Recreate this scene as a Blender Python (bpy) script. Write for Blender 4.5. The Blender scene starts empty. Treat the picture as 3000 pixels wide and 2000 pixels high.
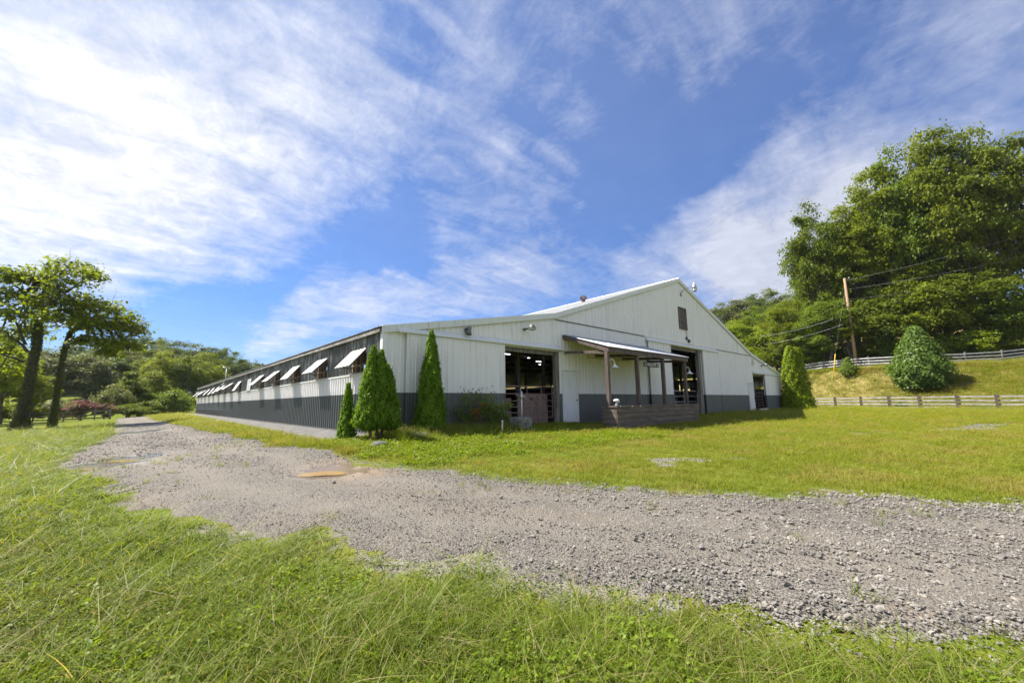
import bpy, bmesh, math, random
import numpy as np
from mathutils import Matrix, Vector

SC = bpy.context.scene
COL = SC.collection
rng = np.random.default_rng(7)
random.seed(7)

# ------------------------------------------------------------------ camera
F_PX = 1189.887
CAM = np.array([-5.1172, -11.3591, 0.890])
YAW, PITCH, ROLL = 0.73347, 0.14861, -0.0126
FW = np.array([math.sin(YAW)*math.cos(PITCH), math.cos(YAW)*math.cos(PITCH), math.sin(PITCH)])
_R = np.array([math.cos(YAW), -math.sin(YAW), 0.0]); _U = np.cross(_R, FW)
RT = _R*math.cos(ROLL) + _U*math.sin(ROLL)
UP = _U*math.cos(ROLL) - _R*math.sin(ROLL)
cd = bpy.data.cameras.new('camera'); cam = bpy.data.objects.new('camera', cd); COL.objects.link(cam)
cd.sensor_fit = 'HORIZONTAL'; cd.sensor_width = 36.0; cd.lens = 36.0*F_PX/3000.0
cd.clip_start = 0.05; cd.clip_end = 3000.0
cam.matrix_world = Matrix(((RT[0], UP[0], -FW[0], CAM[0]), (RT[1], UP[1], -FW[1], CAM[1]),
                           (RT[2], UP[2], -FW[2], CAM[2]), (0, 0, 0, 1)))
SC.camera = cam

def ray(px, py):
    return FW + RT*(px-1500)/F_PX - UP*(py-1000)/F_PX
def at(px, py, depth):
    return CAM + ray(px, py)*depth
def project(P):
    d = np.asarray(P) - CAM
    z = d @ FW
    return 1500 + F_PX*(d @ RT)/z, 1000 - F_PX*(d @ UP)/z, z

# ------------------------------------------------------------------ world, sun, exposure
SUN = np.array([-1.0, 1.44, 2.48]); SUN /= np.linalg.norm(SUN)
SUN_EL = math.asin(SUN[2]); SUN_AZ = math.atan2(SUN[0], SUN[1])      # clockwise from +Y
w = bpy.data.worlds.new('World'); SC.world = w; w.use_nodes = True
nt = w.node_tree; nt.nodes.clear()
class NG:
    """small helper for node trees"""
    def __init__(s, t): s.t = t
    def n(s, kind, **kw):
        nd = s.t.nodes.new(kind)
        for k, v in kw.items():
            if k == 'inp':
                for i, val in v.items():
                    if isinstance(val, bpy.types.NodeSocket): s.t.links.new(val, nd.inputs[i])
                    else: nd.inputs[i].default_value = val
            else: setattr(nd, k, v)
        return nd
    def m(s, op, a, b=0.0, c=None, clamp=False):
        nd = s.t.nodes.new('ShaderNodeMath'); nd.operation = op; nd.use_clamp = clamp
        for i, val in enumerate((a, b, c)):
            if val is None: continue
            if isinstance(val, bpy.types.NodeSocket): s.t.links.new(val, nd.inputs[i])
            else: nd.inputs[i].default_value = val
        return nd.outputs[0]
    def vm(s, op, a, b=None, scale=None):
        nd = s.t.nodes.new('ShaderNodeVectorMath'); nd.operation = op
        for i, val in enumerate((a, b)):
            if val is None: continue
            if isinstance(val, bpy.types.NodeSocket): s.t.links.new(val, nd.inputs[i])
            else: nd.inputs[i].default_value = val
        if scale is not None:
            if isinstance(scale, bpy.types.NodeSocket): s.t.links.new(scale, nd.inputs['Scale'])
            else: nd.inputs['Scale'].default_value = scale
        return nd
    def rng(s, v, a, b, c=0.0, d=1.0, smooth=False):
        nd = s.t.nodes.new('ShaderNodeMapRange'); nd.interpolation_type = 'SMOOTHSTEP' if smooth else 'LINEAR'
        s.t.links.new(v, nd.inputs[0])
        for i, x in enumerate((a, b, c, d)): nd.inputs[1+i].default_value = x
        return nd.outputs[0]
    def noise(s, vec, scale, detail=4.0, rough=0.55, dist=0.0, out=0):
        nd = s.t.nodes.new('ShaderNodeTexNoise')
        if vec is not None: s.t.links.new(vec, nd.inputs['Vector'])
        nd.inputs['Scale'].default_value = scale; nd.inputs['Detail'].default_value = detail
        nd.inputs['Roughness'].default_value = rough; nd.inputs['Distortion'].default_value = dist
        return nd.outputs[out]
    def mix(s, fac, a, b, blend='MIX'):
        nd = s.t.nodes.new('ShaderNodeMix'); nd.data_type = 'RGBA'; nd.blend_type = blend
        for i, val in ((0, fac), (6, a), (7, b)):
            if isinstance(val, bpy.types.NodeSocket): s.t.links.new(val, nd.inputs[i])
            elif i == 0: nd.inputs[i].default_value = val
            else: nd.inputs[i].default_value = (*val[:3], 1.0)
        return nd.outputs[2]
    def mapping(s, vec, scale=(1, 1, 1), rot=(0, 0, 0), loc=(0, 0, 0)):
        nd = s.t.nodes.new('ShaderNodeMapping'); s.t.links.new(vec, nd.inputs[0])
        nd.inputs[1].default_value = loc; nd.inputs[2].default_value = rot; nd.inputs[3].default_value = scale
        return nd.outputs[0]

SKY_STRENGTH = 0.055
SKY_TINT = (.16, .51, .96)
CL_LO, CL_HI = .32, .99
CL_FAR, CL_NEAR = (.215, .230, .280), (.345, .35, .36)
g = NG(nt)
sky = g.n('ShaderNodeTexSky', sky_type='NISHITA', sun_disc=False, sun_elevation=SUN_EL, sun_rotation=SUN_AZ % (2*math.pi),
          altitude=200.0, air_density=1.0, dust_density=0.6, ozone_density=2.2)
tc = g.n('ShaderNodeTexCoord')
dirv = tc.outputs['Generated']
sep = g.n('ShaderNodeSeparateXYZ', inp={0: dirv})
zc = g.m('MAXIMUM', sep.outputs[2], 0.0)
den = g.m('ADD', zc, 0.16)
pl = g.vm('DIVIDE', dirv, None)
cmb = g.n('ShaderNodeCombineXYZ', inp={0: den, 1: den, 2: den}); nt.links.new(cmb.outputs[0], pl.inputs[1])
plane = pl.outputs[0]
# large masses of thin cloud where the photograph shows them (direction, half width in degrees, amount)
BLOBS = [((-120, 60), 26, .40), ((300, 280), 15, .30), ((560, 520), 10, .20), ((250, 520), 9, .16), ((60, 690), 7, .14), ((180, 740), 4, .12),
         ((2050, 800), 8, .40), ((2290, 650), 8.5, .46), ((2520, 520), 7, .14), ((2800, 300), 10, -.02), ((2600, 120), 14, -.0), ((2620, 800), 11, .38), ((2380, 800), 9, .34),
         ((1000, 890), 4.0, .30), ((1160, 880), 4.0, .30), ((1330, 875), 4.5, .26), ((860, 918), 3, .24), ((760, 945), 2.5, .16), ((1520, 850), 5, .20), ((1720, 820), 5, .12),
         ((1500, 640), 9, .08), ((1250, 500), 8, .05), ((1000, 400), 8, .05), ((1150, 120), 15, .10), ((1750, 150), 14, .09), ((2450, 150), 18, .04), ((1700, 400), 3.5, .10), ((850, 1020), 4, .12),
         ((1900, 490), 8, -.15), ((1750, 420), 7, -.05), ((2130, 410), 4.5, -.12), ((1080, 570), 5, -.10), ((640, 800), 7, -.16), ((350, 860), 8, -.20), ((1640, 300), 6, -.08), ((880, 740), 7, -.12), ((1150, 700), 5, -.10), ((600, 900), 5, -.12)]
acc = None
FILL_CLOUDS = [((-.6, -.8, .35), 44, .50), ((.55, -.8, .4), 40, .46), ((-.95, -.1, .45), 34, .30)]   # unseen cloud added behind the camera to brighten the shaded barn front
wv = g.noise(dirv, 4.5, 5, .62, 0.4, out=1)
wob = g.vm('ADD', dirv, g.vm('SCALE', g.vm('SUBTRACT', wv, (.5, .5, .5)).outputs[0], None, .22).outputs[0]).outputs[0]
wobn = g.vm('NORMALIZE', wob).outputs[0]
for dv, r, a in [(ray(*q), r, a) for q, r, a in BLOBS] + [(np.array(q), r, a) for q, r, a in FILL_CLOUDS]:
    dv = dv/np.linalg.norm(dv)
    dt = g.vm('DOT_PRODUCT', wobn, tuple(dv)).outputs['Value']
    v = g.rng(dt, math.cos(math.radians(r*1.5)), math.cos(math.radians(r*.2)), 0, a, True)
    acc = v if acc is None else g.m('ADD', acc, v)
n1 = g.noise(g.mapping(plane, (1.0, 2.6, 1), (0, 0, math.radians(28))), 1.6, 9, .60, .8)
n2 = g.noise(g.mapping(plane, (1.35, 1.0, 1), (0, 0, math.radians(-18))), 8.0, 6, .58, .8)
n3 = g.noise(g.mapping(plane, (1.6, 1, 1), (0, 0, .6)), 38.0, 3, .55, 1.2)
nn = g.m('ADD', g.m('MULTIPLY', n1, .58), g.m('ADD', g.m('MULTIPLY', n2, .26), g.m('MULTIPLY', n3, .13)))
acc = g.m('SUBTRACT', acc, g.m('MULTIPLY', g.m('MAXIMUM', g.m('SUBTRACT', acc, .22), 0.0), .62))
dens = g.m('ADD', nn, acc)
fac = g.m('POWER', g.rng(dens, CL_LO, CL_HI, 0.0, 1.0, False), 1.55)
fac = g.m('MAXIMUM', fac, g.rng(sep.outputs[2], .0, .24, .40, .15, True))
# clouds near the sun are brighter than those opposite (forward scattering)
sd = g.vm('DOT_PRODUCT', dirv, tuple(SUN)).outputs['Value']
cb = g.rng(sd, 0.0, 0.90, 0.0, 1.0, True)
ccol = g.mix(cb, CL_FAR, CL_NEAR)
shd = g.rng(g.m('ADD', g.m('MULTIPLY', n1, .5), g.m('MULTIPLY', n2, .5)), .30, .70, .82, 1.12)
ccol = g.vm('SCALE', ccol, None, shd).outputs[0]
skyc = g.vm('SCALE', sky.outputs[0], None, SKY_STRENGTH).outputs[0]
skyc = g.mix(1.0, skyc, SKY_TINT, 'MULTIPLY')
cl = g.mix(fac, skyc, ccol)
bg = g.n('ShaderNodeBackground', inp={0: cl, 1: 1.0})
ow = g.n('ShaderNodeOutputWorld', inp={0: bg.outputs[0]})
w.cycles.sampling_method = 'MANUAL'; w.cycles.sample_map_resolution = 512

sl = bpy.data.lights.new('sun', 'SUN'); sun = bpy.data.objects.new('sun', sl); COL.objects.link(sun)
sl.energy = 3.6; sl.angle = math.radians(0.6); sl.color = (1.0, .945, .84)
sun.rotation_euler = Vector((-SUN[0], -SUN[1], -SUN[2])).to_track_quat('-Z', 'Y').to_euler()
sun.location = (-20, 30, 50)

SC.view_settings.view_transform = 'Standard'; SC.view_settings.look = 'None'
SC.view_settings.exposure = 1.6; SC.view_settings.gamma = 1.0; SC.view_settings.use_curve_mapping = False
SC.render.engine = 'CYCLES'
SC.cycles.use_denoising = True
SC.cycles.max_bounces = 7; SC.cycles.diffuse_bounces = 4; SC.cycles.glossy_bounces = 2
SC.cycles.transmission_bounces = 4; SC.cycles.transparent_max_bounces = 6
SC.cycles.caustics_reflective = False; SC.cycles.caustics_refractive = False

# ------------------------------------------------------------------ materials
def newmat(name):
    m = bpy.data.materials.new(name); m.use_nodes = True; m.node_tree.nodes.clear()
    return m, NG(m.node_tree)
def finish(m, g, shader): g.n('ShaderNodeOutputMaterial', inp={0: shader}); return m
def principled(g, col, rough=.6, metal=0.0, normal=None, spec=None):
    p = g.n('ShaderNodeBsdfPrincipled')
    for k, v in (('Base Color', col), ('Roughness', rough), ('Metallic', metal)):
        if isinstance(v, bpy.types.NodeSocket): g.t.links.new(v, p.inputs[k])
        elif k == 'Base Color': p.inputs[k].default_value = (*v[:3], 1)
        else: p.inputs[k].default_value = v
    if spec is not None: p.inputs['Specular IOR Level'].default_value = spec
    if normal is not None: g.t.links.new(normal, p.inputs['Normal'])
    return p.outputs[0]
def bump(g, h, strength=.3, dist=.02):
    b = g.n('ShaderNodeBump', inp={'Strength': strength, 'Distance': dist}); g.t.links.new(h, b.inputs['Height'])
    return b.outputs[0]
def pm(name, c1, c2, scale=8.0, rough=.6, stretch=(1, 1, 1), bmp=.15, metal=0.0, lo=.35, hi=.68, detail=5, world=True):
    """two-tone procedural material: noise between two colours plus fine relief"""
    m, g = newmat(name)
    pos = g.n('ShaderNodeNewGeometry').outputs['Position'] if world else g.n('ShaderNodeTexCoord').outputs['Object']
    v = g.mapping(pos, stretch)
    n = g.noise(v, scale, detail, .6, .2)
    f = g.rng(n, lo, hi, 0, 1, True)
    col = g.mix(f, c1, c2)
    nb = g.noise(v, scale*5, 3, .6)
    return finish(m, g, principled(g, col, rough, metal, bump(g, nb, bmp, .01) if bmp else None))

def barn_paint(name, split=1.22):
    """sheet-metal paint: off-white above the split, charcoal green below, dirt runs down the ribs"""
    m, g = newmat(name)
    pos = g.n('ShaderNodeNewGeometry').outputs['Position']
    s = g.n('ShaderNodeSeparateXYZ', inp={0: pos})
    run = g.noise(g.mapping(pos, (5.0, 5.0, .22)), 1.6, 5, .65, .2)
    fine = g.noise(g.mapping(pos, (16.0, 16.0, .5)), 1.5, 4, .7)
    blot = g.noise(pos, .8, 4, .6)
    f = g.m('MULTIPLY', g.rng(run, .50, .78, 0, 1, True), g.rng(blot, .35, .65, .25, 1))
    f = g.m('ADD', f, g.m('MULTIPLY', g.rng(fine, .55, .8, 0, 1, True), .35), clamp=True)
    white = g.mix(f, (.825, .80, .79), (.50, .485, .46))
    alg = g.m('MULTIPLY', g.rng(g.noise(pos, .55, 3, .5), .45, .65, 0, 1, True), .10)
    white = g.mix(alg, white, (.62, .61, .50))
    # faded paint at the far end of the long wall
    far = g.rng(s.outputs[1], 22, 34, 0, 1)
    dk = g.mix(far, (.105, .113, .112), (.18, .19, .198))
    dk = g.mix(g.m('MULTIPLY', far, g.rng(s.outputs[2], .52, .50, 0, .8)), dk, (.075, .08, .08))
    dk = g.mix(g.m('MULTIPLY', g.rng(fine, .5, .8, 0, 1, True), .5), dk, (.17, .18, .175))
    dk = g.mix(g.rng(g.m('ADD', s.outputs[2], g.m('MULTIPLY', blot, .25)), .30, .10, 0, .45), dk, (.14, .14, .11))
    wob = g.m('ADD', s.outputs[2], g.m('MULTIPLY', g.m('SUBTRACT', g.noise(pos, 3.0, 2), .5), .012))
    t = g.m('GREATER_THAN', wob, split)
    col = g.mix(t, dk, white)
    rough = g.rng(run, .3, .7, .38, .55)
    return finish(m, g, principled(g, col, rough, 0.0, bump(g, g.noise(pos, 2.2, 3, .5), .22, .03)))

def leaf_mat(name, c1, c2, trans=.45, dry=None, rough=.5, randhue=.25, tr_col=None, spec=.22, straw=0.0):
    m, g = newmat(name)
    at_ = g.n('ShaderNodeAttribute', attribute_name='tint').outputs['Fac']
    rnd = g.n('ShaderNodeObjectInfo').outputs['Random']
    f = g.m('ADD', g.m('MULTIPLY', at_, 1.0-randhue), g.m('MULTIPLY', rnd, randhue), clamp=True)
    col = g.mix(f, c1, c2)
    if dry is not None:
        pos = g.n('ShaderNodeNewGeometry').outputs['Position']
        dn = g.noise(pos, dry[1], 3, .6)
        col = g.mix(g.m('MULTIPLY', g.rng(dn, dry[2], dry[3], 0, 1, True), dry[4]), col, dry[0])
    if straw: col = g.mix(g.rng(at_, 1-straw, 1-straw+.03, 0, .85), col, (.40, .33, .16))
    p = principled(g, col, rough, 0, spec=spec)
    tcol = g.mix(1.0, col, tr_col or (1.35, 1.25, .55), 'MULTIPLY')
    tr = g.n('ShaderNodeBsdfTranslucent', inp={0: tcol}).outputs[0]
    mx = g.n('ShaderNodeMixShader', inp={0: trans, 1: p, 2: tr}).outputs[0]
    return finish(m, g, mx)

M = {}
M['paint'] = barn_paint('barn_sheet_paint')
M['white'] = pm('white_trim_paint', (.72, .73, .71), (.50, .51, .48), 5, .5, (3, 3, .4), .05, lo=.5, hi=.8)
M['door'] = pm('white_door_paint', (.74, .76, .77), (.60, .62, .62), 3, .45, (2, 2, .5), .04, lo=.5, hi=.8)
M['shutter'] = pm('white_shutter_paint', (.62, .63, .64), (.40, .40, .385), 4, .45, (2, 2, 2), .05, lo=.42, hi=.75)
M['oldwood'] = pm('weathered_grey_wood', (.24, .215, .185), (.11, .097, .083), 9, .85, (1, 1, .12), .4)
M['oldwoodh'] = pm('weathered_grey_rails', (.36, .34, .325), (.16, .145, .13), 7, .85, (.35, .35, 2), .4)
M['railpale'] = pm('pale_weathered_rails', (.62, .61, .59), (.34, .32, .30), 7, .8, (.35, .35, 2), .3)
M['brown'] = pm('brown_stained_wood', (.14, .10, .088), (.075, .056, .050), 10, .7, (1, 1, .2), .3)
M['brownh'] = pm('dark_brown_planks', (.18, .14, .117), (.09, .072, .062), 6, .8, (.3, .3, 3), .4)
M['stallwood'] = pm('brown_stall_boards', (.30, .215, .18), (.17, .12, .10), 8, .8, (2, 2, .25), .3)
M['stud'] = pm('pale_brown_studs', (.30, .22, .18), (.17, .125, .10), 9, .8, (1, 1, .3), .2)
M['galv'] = pm('galvanised_sheet', (.45, .46, .47), (.32, .33, .34), 7, .32, (1, 1, 1), .06, metal=.75)
M['roof'] = pm('white_roof_sheet', (.62, .62, .61), (.46, .46, .445), 3, .4, (1, .3, 1), .04)
M['galvtube'] = pm('galvanised_tube', (.50, .51, .52), (.32, .33, .34), 12, .4, (1, 1, 1), .05, metal=.6)
M['redtube'] = pm('faded_red_tube', (.30, .19, .18), (.19, .115, .11), 14, .5, (1, 1, 1), .06)
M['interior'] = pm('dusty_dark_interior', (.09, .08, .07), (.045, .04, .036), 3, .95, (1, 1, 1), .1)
M['dirt'] = pm('barn_dirt_floor', (.11, .09, .07), (.06, .05, .04), 3, .95, (1, 1, 1), .3)
M['conc'] = pm('grey_concrete', (.145, .14, .132), (.085, .082, .078), 2.2, .85, (1, 1, 1), .25)
M['concold'] = pm('mossy_old_concrete', (.22, .215, .20), (.085, .085, .075), 7, .9, (1, 1, 1), .5)
M['pvc'] = pm('white_pvc', (.70, .69, .62), (.52, .52, .45), 14, .45, (1, 1, 1), .02)
M['lampwhite'] = pm('white_enamel', (.80, .80, .81), (.66, .66, .67), 9, .25, (1, 1, 1), .0)
M['greymetal'] = pm('dull_grey_metal', (.16, .165, .16), (.08, .08, .078), 14, .55, (1, 1, 1), .1, metal=.3)
M['glasslens'] = pm('frosted_lens', (.55, .55, .50), (.42, .42, .38), 14, .25, (1, 1, 1), .0)
M['rust'] = pm('rusty_brown_metal', (.19, .11, .075), (.10, .065, .05), 12, .7, (1, 1, 1), .2, metal=.3)
M['black'] = pm('black_cast_iron', (.022, .022, .022), (.04, .04, .04), 20, .5, (1, 1, 1), .05)
M['letter'] = pm('cream_lettering', (.70, .69, .62), (.55, .54, .48), 30, .6, (1, 1, 1), .0)
M['pole'] = pm('orange_brown_pole', (.42, .245, .13), (.30, .21, .15), 2.2, .85, (5, 5, .25), .2)
M['yellow'] = pm('yellow_guy_sleeve', (.80, .52, .02), (.66, .42, .02), 9, .5, (1, 1, 1), .0)
M['wire'] = pm('aluminium_wire', (.55, .56, .58), (.40, .41, .43), 9, .45, (1, 1, 1), .0, metal=.3)
M['stone'] = pm('crushed_limestone', (.285, .26, .228), (.12, .111, .10), 9.0, .85, (1, 1, 1), .2, lo=.3, hi=.7, world=True)
M['rock'] = pm('grey_field_rock', (.12, .115, .105), (.06, .06, .055), 5, .9, (1, 1, 1), .6)
M['bark'] = pm('grey_brown_bark', (.13, .105, .085), (.055, .045, .037), 6, .95, (1, 1, .25), .7)
M['ivybark'] = pm('mossy_dark_bark', (.075, .068, .048), (.035, .032, .022), 5, .95, (1, 1, .3), .8)
M['twig'] = pm('bare_grey_twigs', (.20, .165, .13), (.11, .09, .07), 9, .9, (1, 1, 1), .2)
M['caulk'] = pm('dark_seam', (.12, .12, .11), (.07, .07, .065), 6, .8, (1, 1, 1), .0)

def emission(name, c, s):
    m, g = newmat(name); return finish(m, g, g.n('ShaderNodeEmission', inp={0: (*c, 1), 1: s}).outputs[0])
M['tubelight'] = emission('lit_strip_lamp', (.95, .97, 1.0), 3.5)

# dark fibreglass band of the long wall: sooty grey with pale scraped runs
m, g = newmat('sooty_fibreglass_sheet')
pos = g.n('ShaderNodeNewGeometry').outputs['Position']
r1 = g.noise(g.mapping(pos, (1, 4.5, .35)), 2.0, 5, .7, .3)
r2 = g.noise(g.mapping(pos, (1, .5, 1.2)), 1.3, 4, .6)
f = g.m('MULTIPLY', g.rng(r1, .44, .60, 0, 1, True), g.rng(r2, .32, .56, .12, .95, True))
col = g.mix(f, (.065, .065, .060), (.42, .42, .40))
col = g.mix(g.rng(g.noise(pos, 1.6, 4, .6), .4, .7, 0, .7), col, (.075, .07, .06))
M['soot'] = finish(m, g, principled(g, col, .6, 0, None))

# roof-sheet of the muddy water
m, g = newmat('muddy_water')
p = principled(g, (.34, .22, .10), .10, 0, None, spec=.2)
M['mud_orange'] = finish(m, g, p)
m, g = newmat('pale_muddy_water')
M['mud_pale'] = finish(m, g, principled(g, (.36, .26, .13), .07, 0, None, spec=.25))

# ground of the lawn: thatch and soil between the blades
m, g = newmat('lawn_soil')
pos = g.n('ShaderNodeNewGeometry').outputs['Position']
a = g.noise(pos, .35, 5, .6); b = g.noise(pos, 5.0, 5, .65); c = g.noise(pos, 40.0, 3, .6)
col = g.mix(g.rng(a, .35, .65, 0, 1, True), (.105, .15, .014), (.18, .185, .028))
col = g.mix(g.rng(b, .45, .70, 0, .55, True), col, (.07, .115, .010))
col = g.mix(g.rng(c, .50, .75, 0, .55, True), col, (.18, .165, .06))
gr = g.n('ShaderNodeAttribute', attribute_name='bare').outputs['Fac']
stn = g.mix(g.rng(c, .35, .65, 0, 1, True), (.27, .25, .22), (.15, .14, .09))
gn = g.m('ADD', gr, g.m('MULTIPLY', g.m('SUBTRACT', b, .5), .8))
col = g.mix(g.rng(gn, .42, .6, 0, 1, True), col, stn)
dry = g.n('ShaderNodeAttribute', attribute_name='dry').outputs['Fac']
dcol = g.mix(g.rng(b, .38, .62, 0, 1, True), (.36, .27, .11), (.20, .18, .055))
dcol = g.mix(g.rng(a, .42, .62, 0, .5, True), dcol, (.20, .17, .06))
col = g.mix(dry, col, dcol)
M['lawn'] = finish(m, g, principled(g, col, 1.0, 0, bump(g, g.m('ADD', b, g.m('MULTIPLY', c, .4)), .9, .06), spec=.08))

# gravel road bed
m, g = newmat('gravel_bed')
pos = g.n('ShaderNodeNewGeometry').outputs['Position']
v1 = g.n('ShaderNodeTexVoronoi', inp={'Vector': pos, 'Scale': 42.0}); v2 = g.n('ShaderNodeTexVoronoi', inp={'Vector': pos, 'Scale': 95.0})
big = g.noise(pos, .5, 5, .6, .4); mid = g.noise(pos, 3.0, 5, .62)
bw1 = g.n('ShaderNodeRGBToBW', inp={0: v1.outputs['Color']}).outputs[0]; bw2 = g.n('ShaderNodeRGBToBW', inp={0: v2.outputs['Color']}).outputs[0]
sv = g.m('ADD', g.m('MULTIPLY', bw1, .5), g.m('MULTIPLY', bw2, .5))
col = g.mix(g.rng(sv, .25, .75), (.075, .066, .054), (.21, .187, .157))
col = g.mix(g.rng(g.m('ADD', big, g.m('MULTIPLY', mid, .35)), .58, .82, 0, .45, True), col, (.20, .16, .12))
col = g.mix(g.rng(mid, .55, .75, 0, .35, True), col, (.17, .158, .14))
tk = g.m('MULTIPLY', g.n('ShaderNodeAttribute', attribute_name='track').outputs['Fac'], g.rng(big, .30, .65, .25, .8))
col = g.mix(tk, col, g.mix(mid, (.15, .132, .108), (.24, .212, .175)))
wet = None
for (wx, wy), r in (((-5.75, 1.0), 1.15), ((-5.2, 1.75), .95), ((-2.5, -3.7), .85), ((-5.2, 15.0), 1.6), ((-2.9, 4.4), .5), ((-5.0, 22.5), 1.6)):
    dst = g.vm('DISTANCE', pos, (wx, wy, -.4)).outputs['Value']
    q = g.rng(g.m('ADD', dst, g.m('MULTIPLY', g.m('SUBTRACT', mid, .5), 1.6)), r, r*.55, 0, 1, True)
    wet = q if wet is None else g.m('MAXIMUM', wet, q)
od = g.vm('DISTANCE', pos, (-2.1, -3.75, -.4)).outputs['Value']
col = g.mix(g.rng(g.m('ADD', od, g.m('MULTIPLY', g.m('SUBTRACT', mid, .5), 1.5)), 1.3, .4, 0, .6, True), col, (.28, .18, .095))
col = g.mix(g.m('MULTIPLY', wet, .55), col, (.14, .12, .10))
rough = g.rng(wet, 0, 1, .9, .16)
bh = g.m('ADD', g.m('MULTIPLY', v1.outputs['Distance'], -.8), g.m('ADD', g.m('MULTIPLY', v2.outputs['Distance'], -.3), mid))
bp = g.n('ShaderNodeBump', inp={'Strength': g.rng(wet, 0, 1, .8, .06), 'Distance': .03, 'Height': bh}).outputs[0]
M['gravel'] = finish(m, g, principled(g, col, rough, 0, bp))

# leaves and grass (base colours of foliage)
M['leafA'] = leaf_mat('mid_green_leaves', (0.125, 0.18, 0.014), (0.255, 0.29, 0.03), 0.5)
M['leafB'] = leaf_mat('deep_green_leaves', (0.095, 0.148, 0.014), (0.195, 0.235, 0.03), 0.48)
M['leafC'] = leaf_mat('yellow_green_leaves', (.165, .25, .016), (.31, .37, .028), 0.45)
M['leafD'] = leaf_mat('olive_grey_leaves', (0.105, 0.13, 0.045), (0.2, 0.22, 0.075), 0.36)
M['leafE'] = leaf_mat('big_catalpa_leaves', (0.105, 0.17, 0.012), (0.26, 0.3, 0.03), 0.56)
M['leafF'] = leaf_mat('bright_shrub_leaves', (0.115, 0.19, 0.02), (0.21, 0.27, 0.035), 0.45)
M['leafG'] = leaf_mat('glossy_pear_leaves', (0.085, 0.155, 0.022), (0.17, 0.24, 0.045), 0.36, rough=.38)
M['leafH'] = leaf_mat('blue_green_far_leaves', (0.085, 0.135, 0.034), (0.15, 0.195, 0.05), 0.36)
M['thuja'] = leaf_mat('arborvitae_sprays', (0.095, 0.2, 0.01), (0.22, 0.34, 0.022), 0.42, randhue=.1)
M['thujad'] = leaf_mat('golden_arborvitae_sprays', (0.13, 0.22, 0.008), (0.31, 0.37, 0.02), 0.38, randhue=.1)
M['pink'] = leaf_mat('pink_blossom', (.34, .13, .15), (.46, .22, .24), .35, tr_col=(1.1, .8, .8))
M['plum'] = leaf_mat('dark_red_green_leaves', (0.085, 0.085, 0.035), (0.13, 0.11, 0.05), 0.3)
M['red'] = leaf_mat('red_rose_petals', (.50, .012, .012), (.60, .12, .06), .3, tr_col=(1.2, .7, .6))
M['feather'] = leaf_mat('pale_feathery_leaves', (0.14, 0.21, 0.05), (0.29, 0.36, 0.1), 0.4)
M['ivy'] = leaf_mat('ivy_leaves', (0.05, 0.08, 0.014), (0.13, 0.135, 0.03), 0.35)
M['grass'] = leaf_mat('lush_grass_blades', (0.1, 0.165, 0.012), (0.245, 0.3, 0.028), 0.5, dry=((.20, .19, .055), .9, .50, .70, .45), rough=.5, spec=.25, straw=.16)
M['lawngrass'] = leaf_mat('mown_grass_blades', (0.15, 0.2, 0.016), (0.3, 0.315, 0.036), 0.48, dry=((.34, .27, .09), .7, .46, .66, .6), rough=.5, straw=.12)
M['weed'] = leaf_mat('broad_weed_leaves', (0.13, 0.215, 0.012), (0.26, 0.325, 0.026), 0.45)
M['bankgrass'] = leaf_mat('dry_bank_grass', (0.24, 0.185, 0.065), (0.44, 0.32, 0.14), 0.4, dry=((.18, .17, .045), .18, .50, .66, .4))

# ------------------------------------------------------------------ mesh helpers
def tag(o, label=None, cat=None, group=None, kind=None):
    if label: o['label'] = label
    if cat: o['category'] = cat
    if group: o['group'] = group
    if kind: o['kind'] = kind
    return o
def empty(name, loc=(0, 0, 0), rz=0.0):
    o = bpy.data.objects.new(name, None); COL.objects.link(o); o.location = loc; o.rotation_euler = (0, 0, rz)
    o.empty_display_size = .2
    return o
def link(name, me, mat=None, parent=None, loc=(0, 0, 0), rot=(0, 0, 0), world=False):
    """link a mesh; world=True keeps its coordinates although the parent stands elsewhere"""
    o = bpy.data.objects.new(name, me); COL.objects.link(o)
    if mat is not None and not me.materials: me.materials.append(mat)
    o.location = loc; o.rotation_euler = rot
    if parent is not None:
        o.parent = parent
        if world:
            L = Vector((0, 0, 0)); q = parent
            while q is not None: L += q.location; q = q.parent
            o.location = Vector(loc) - L
    return o
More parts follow.
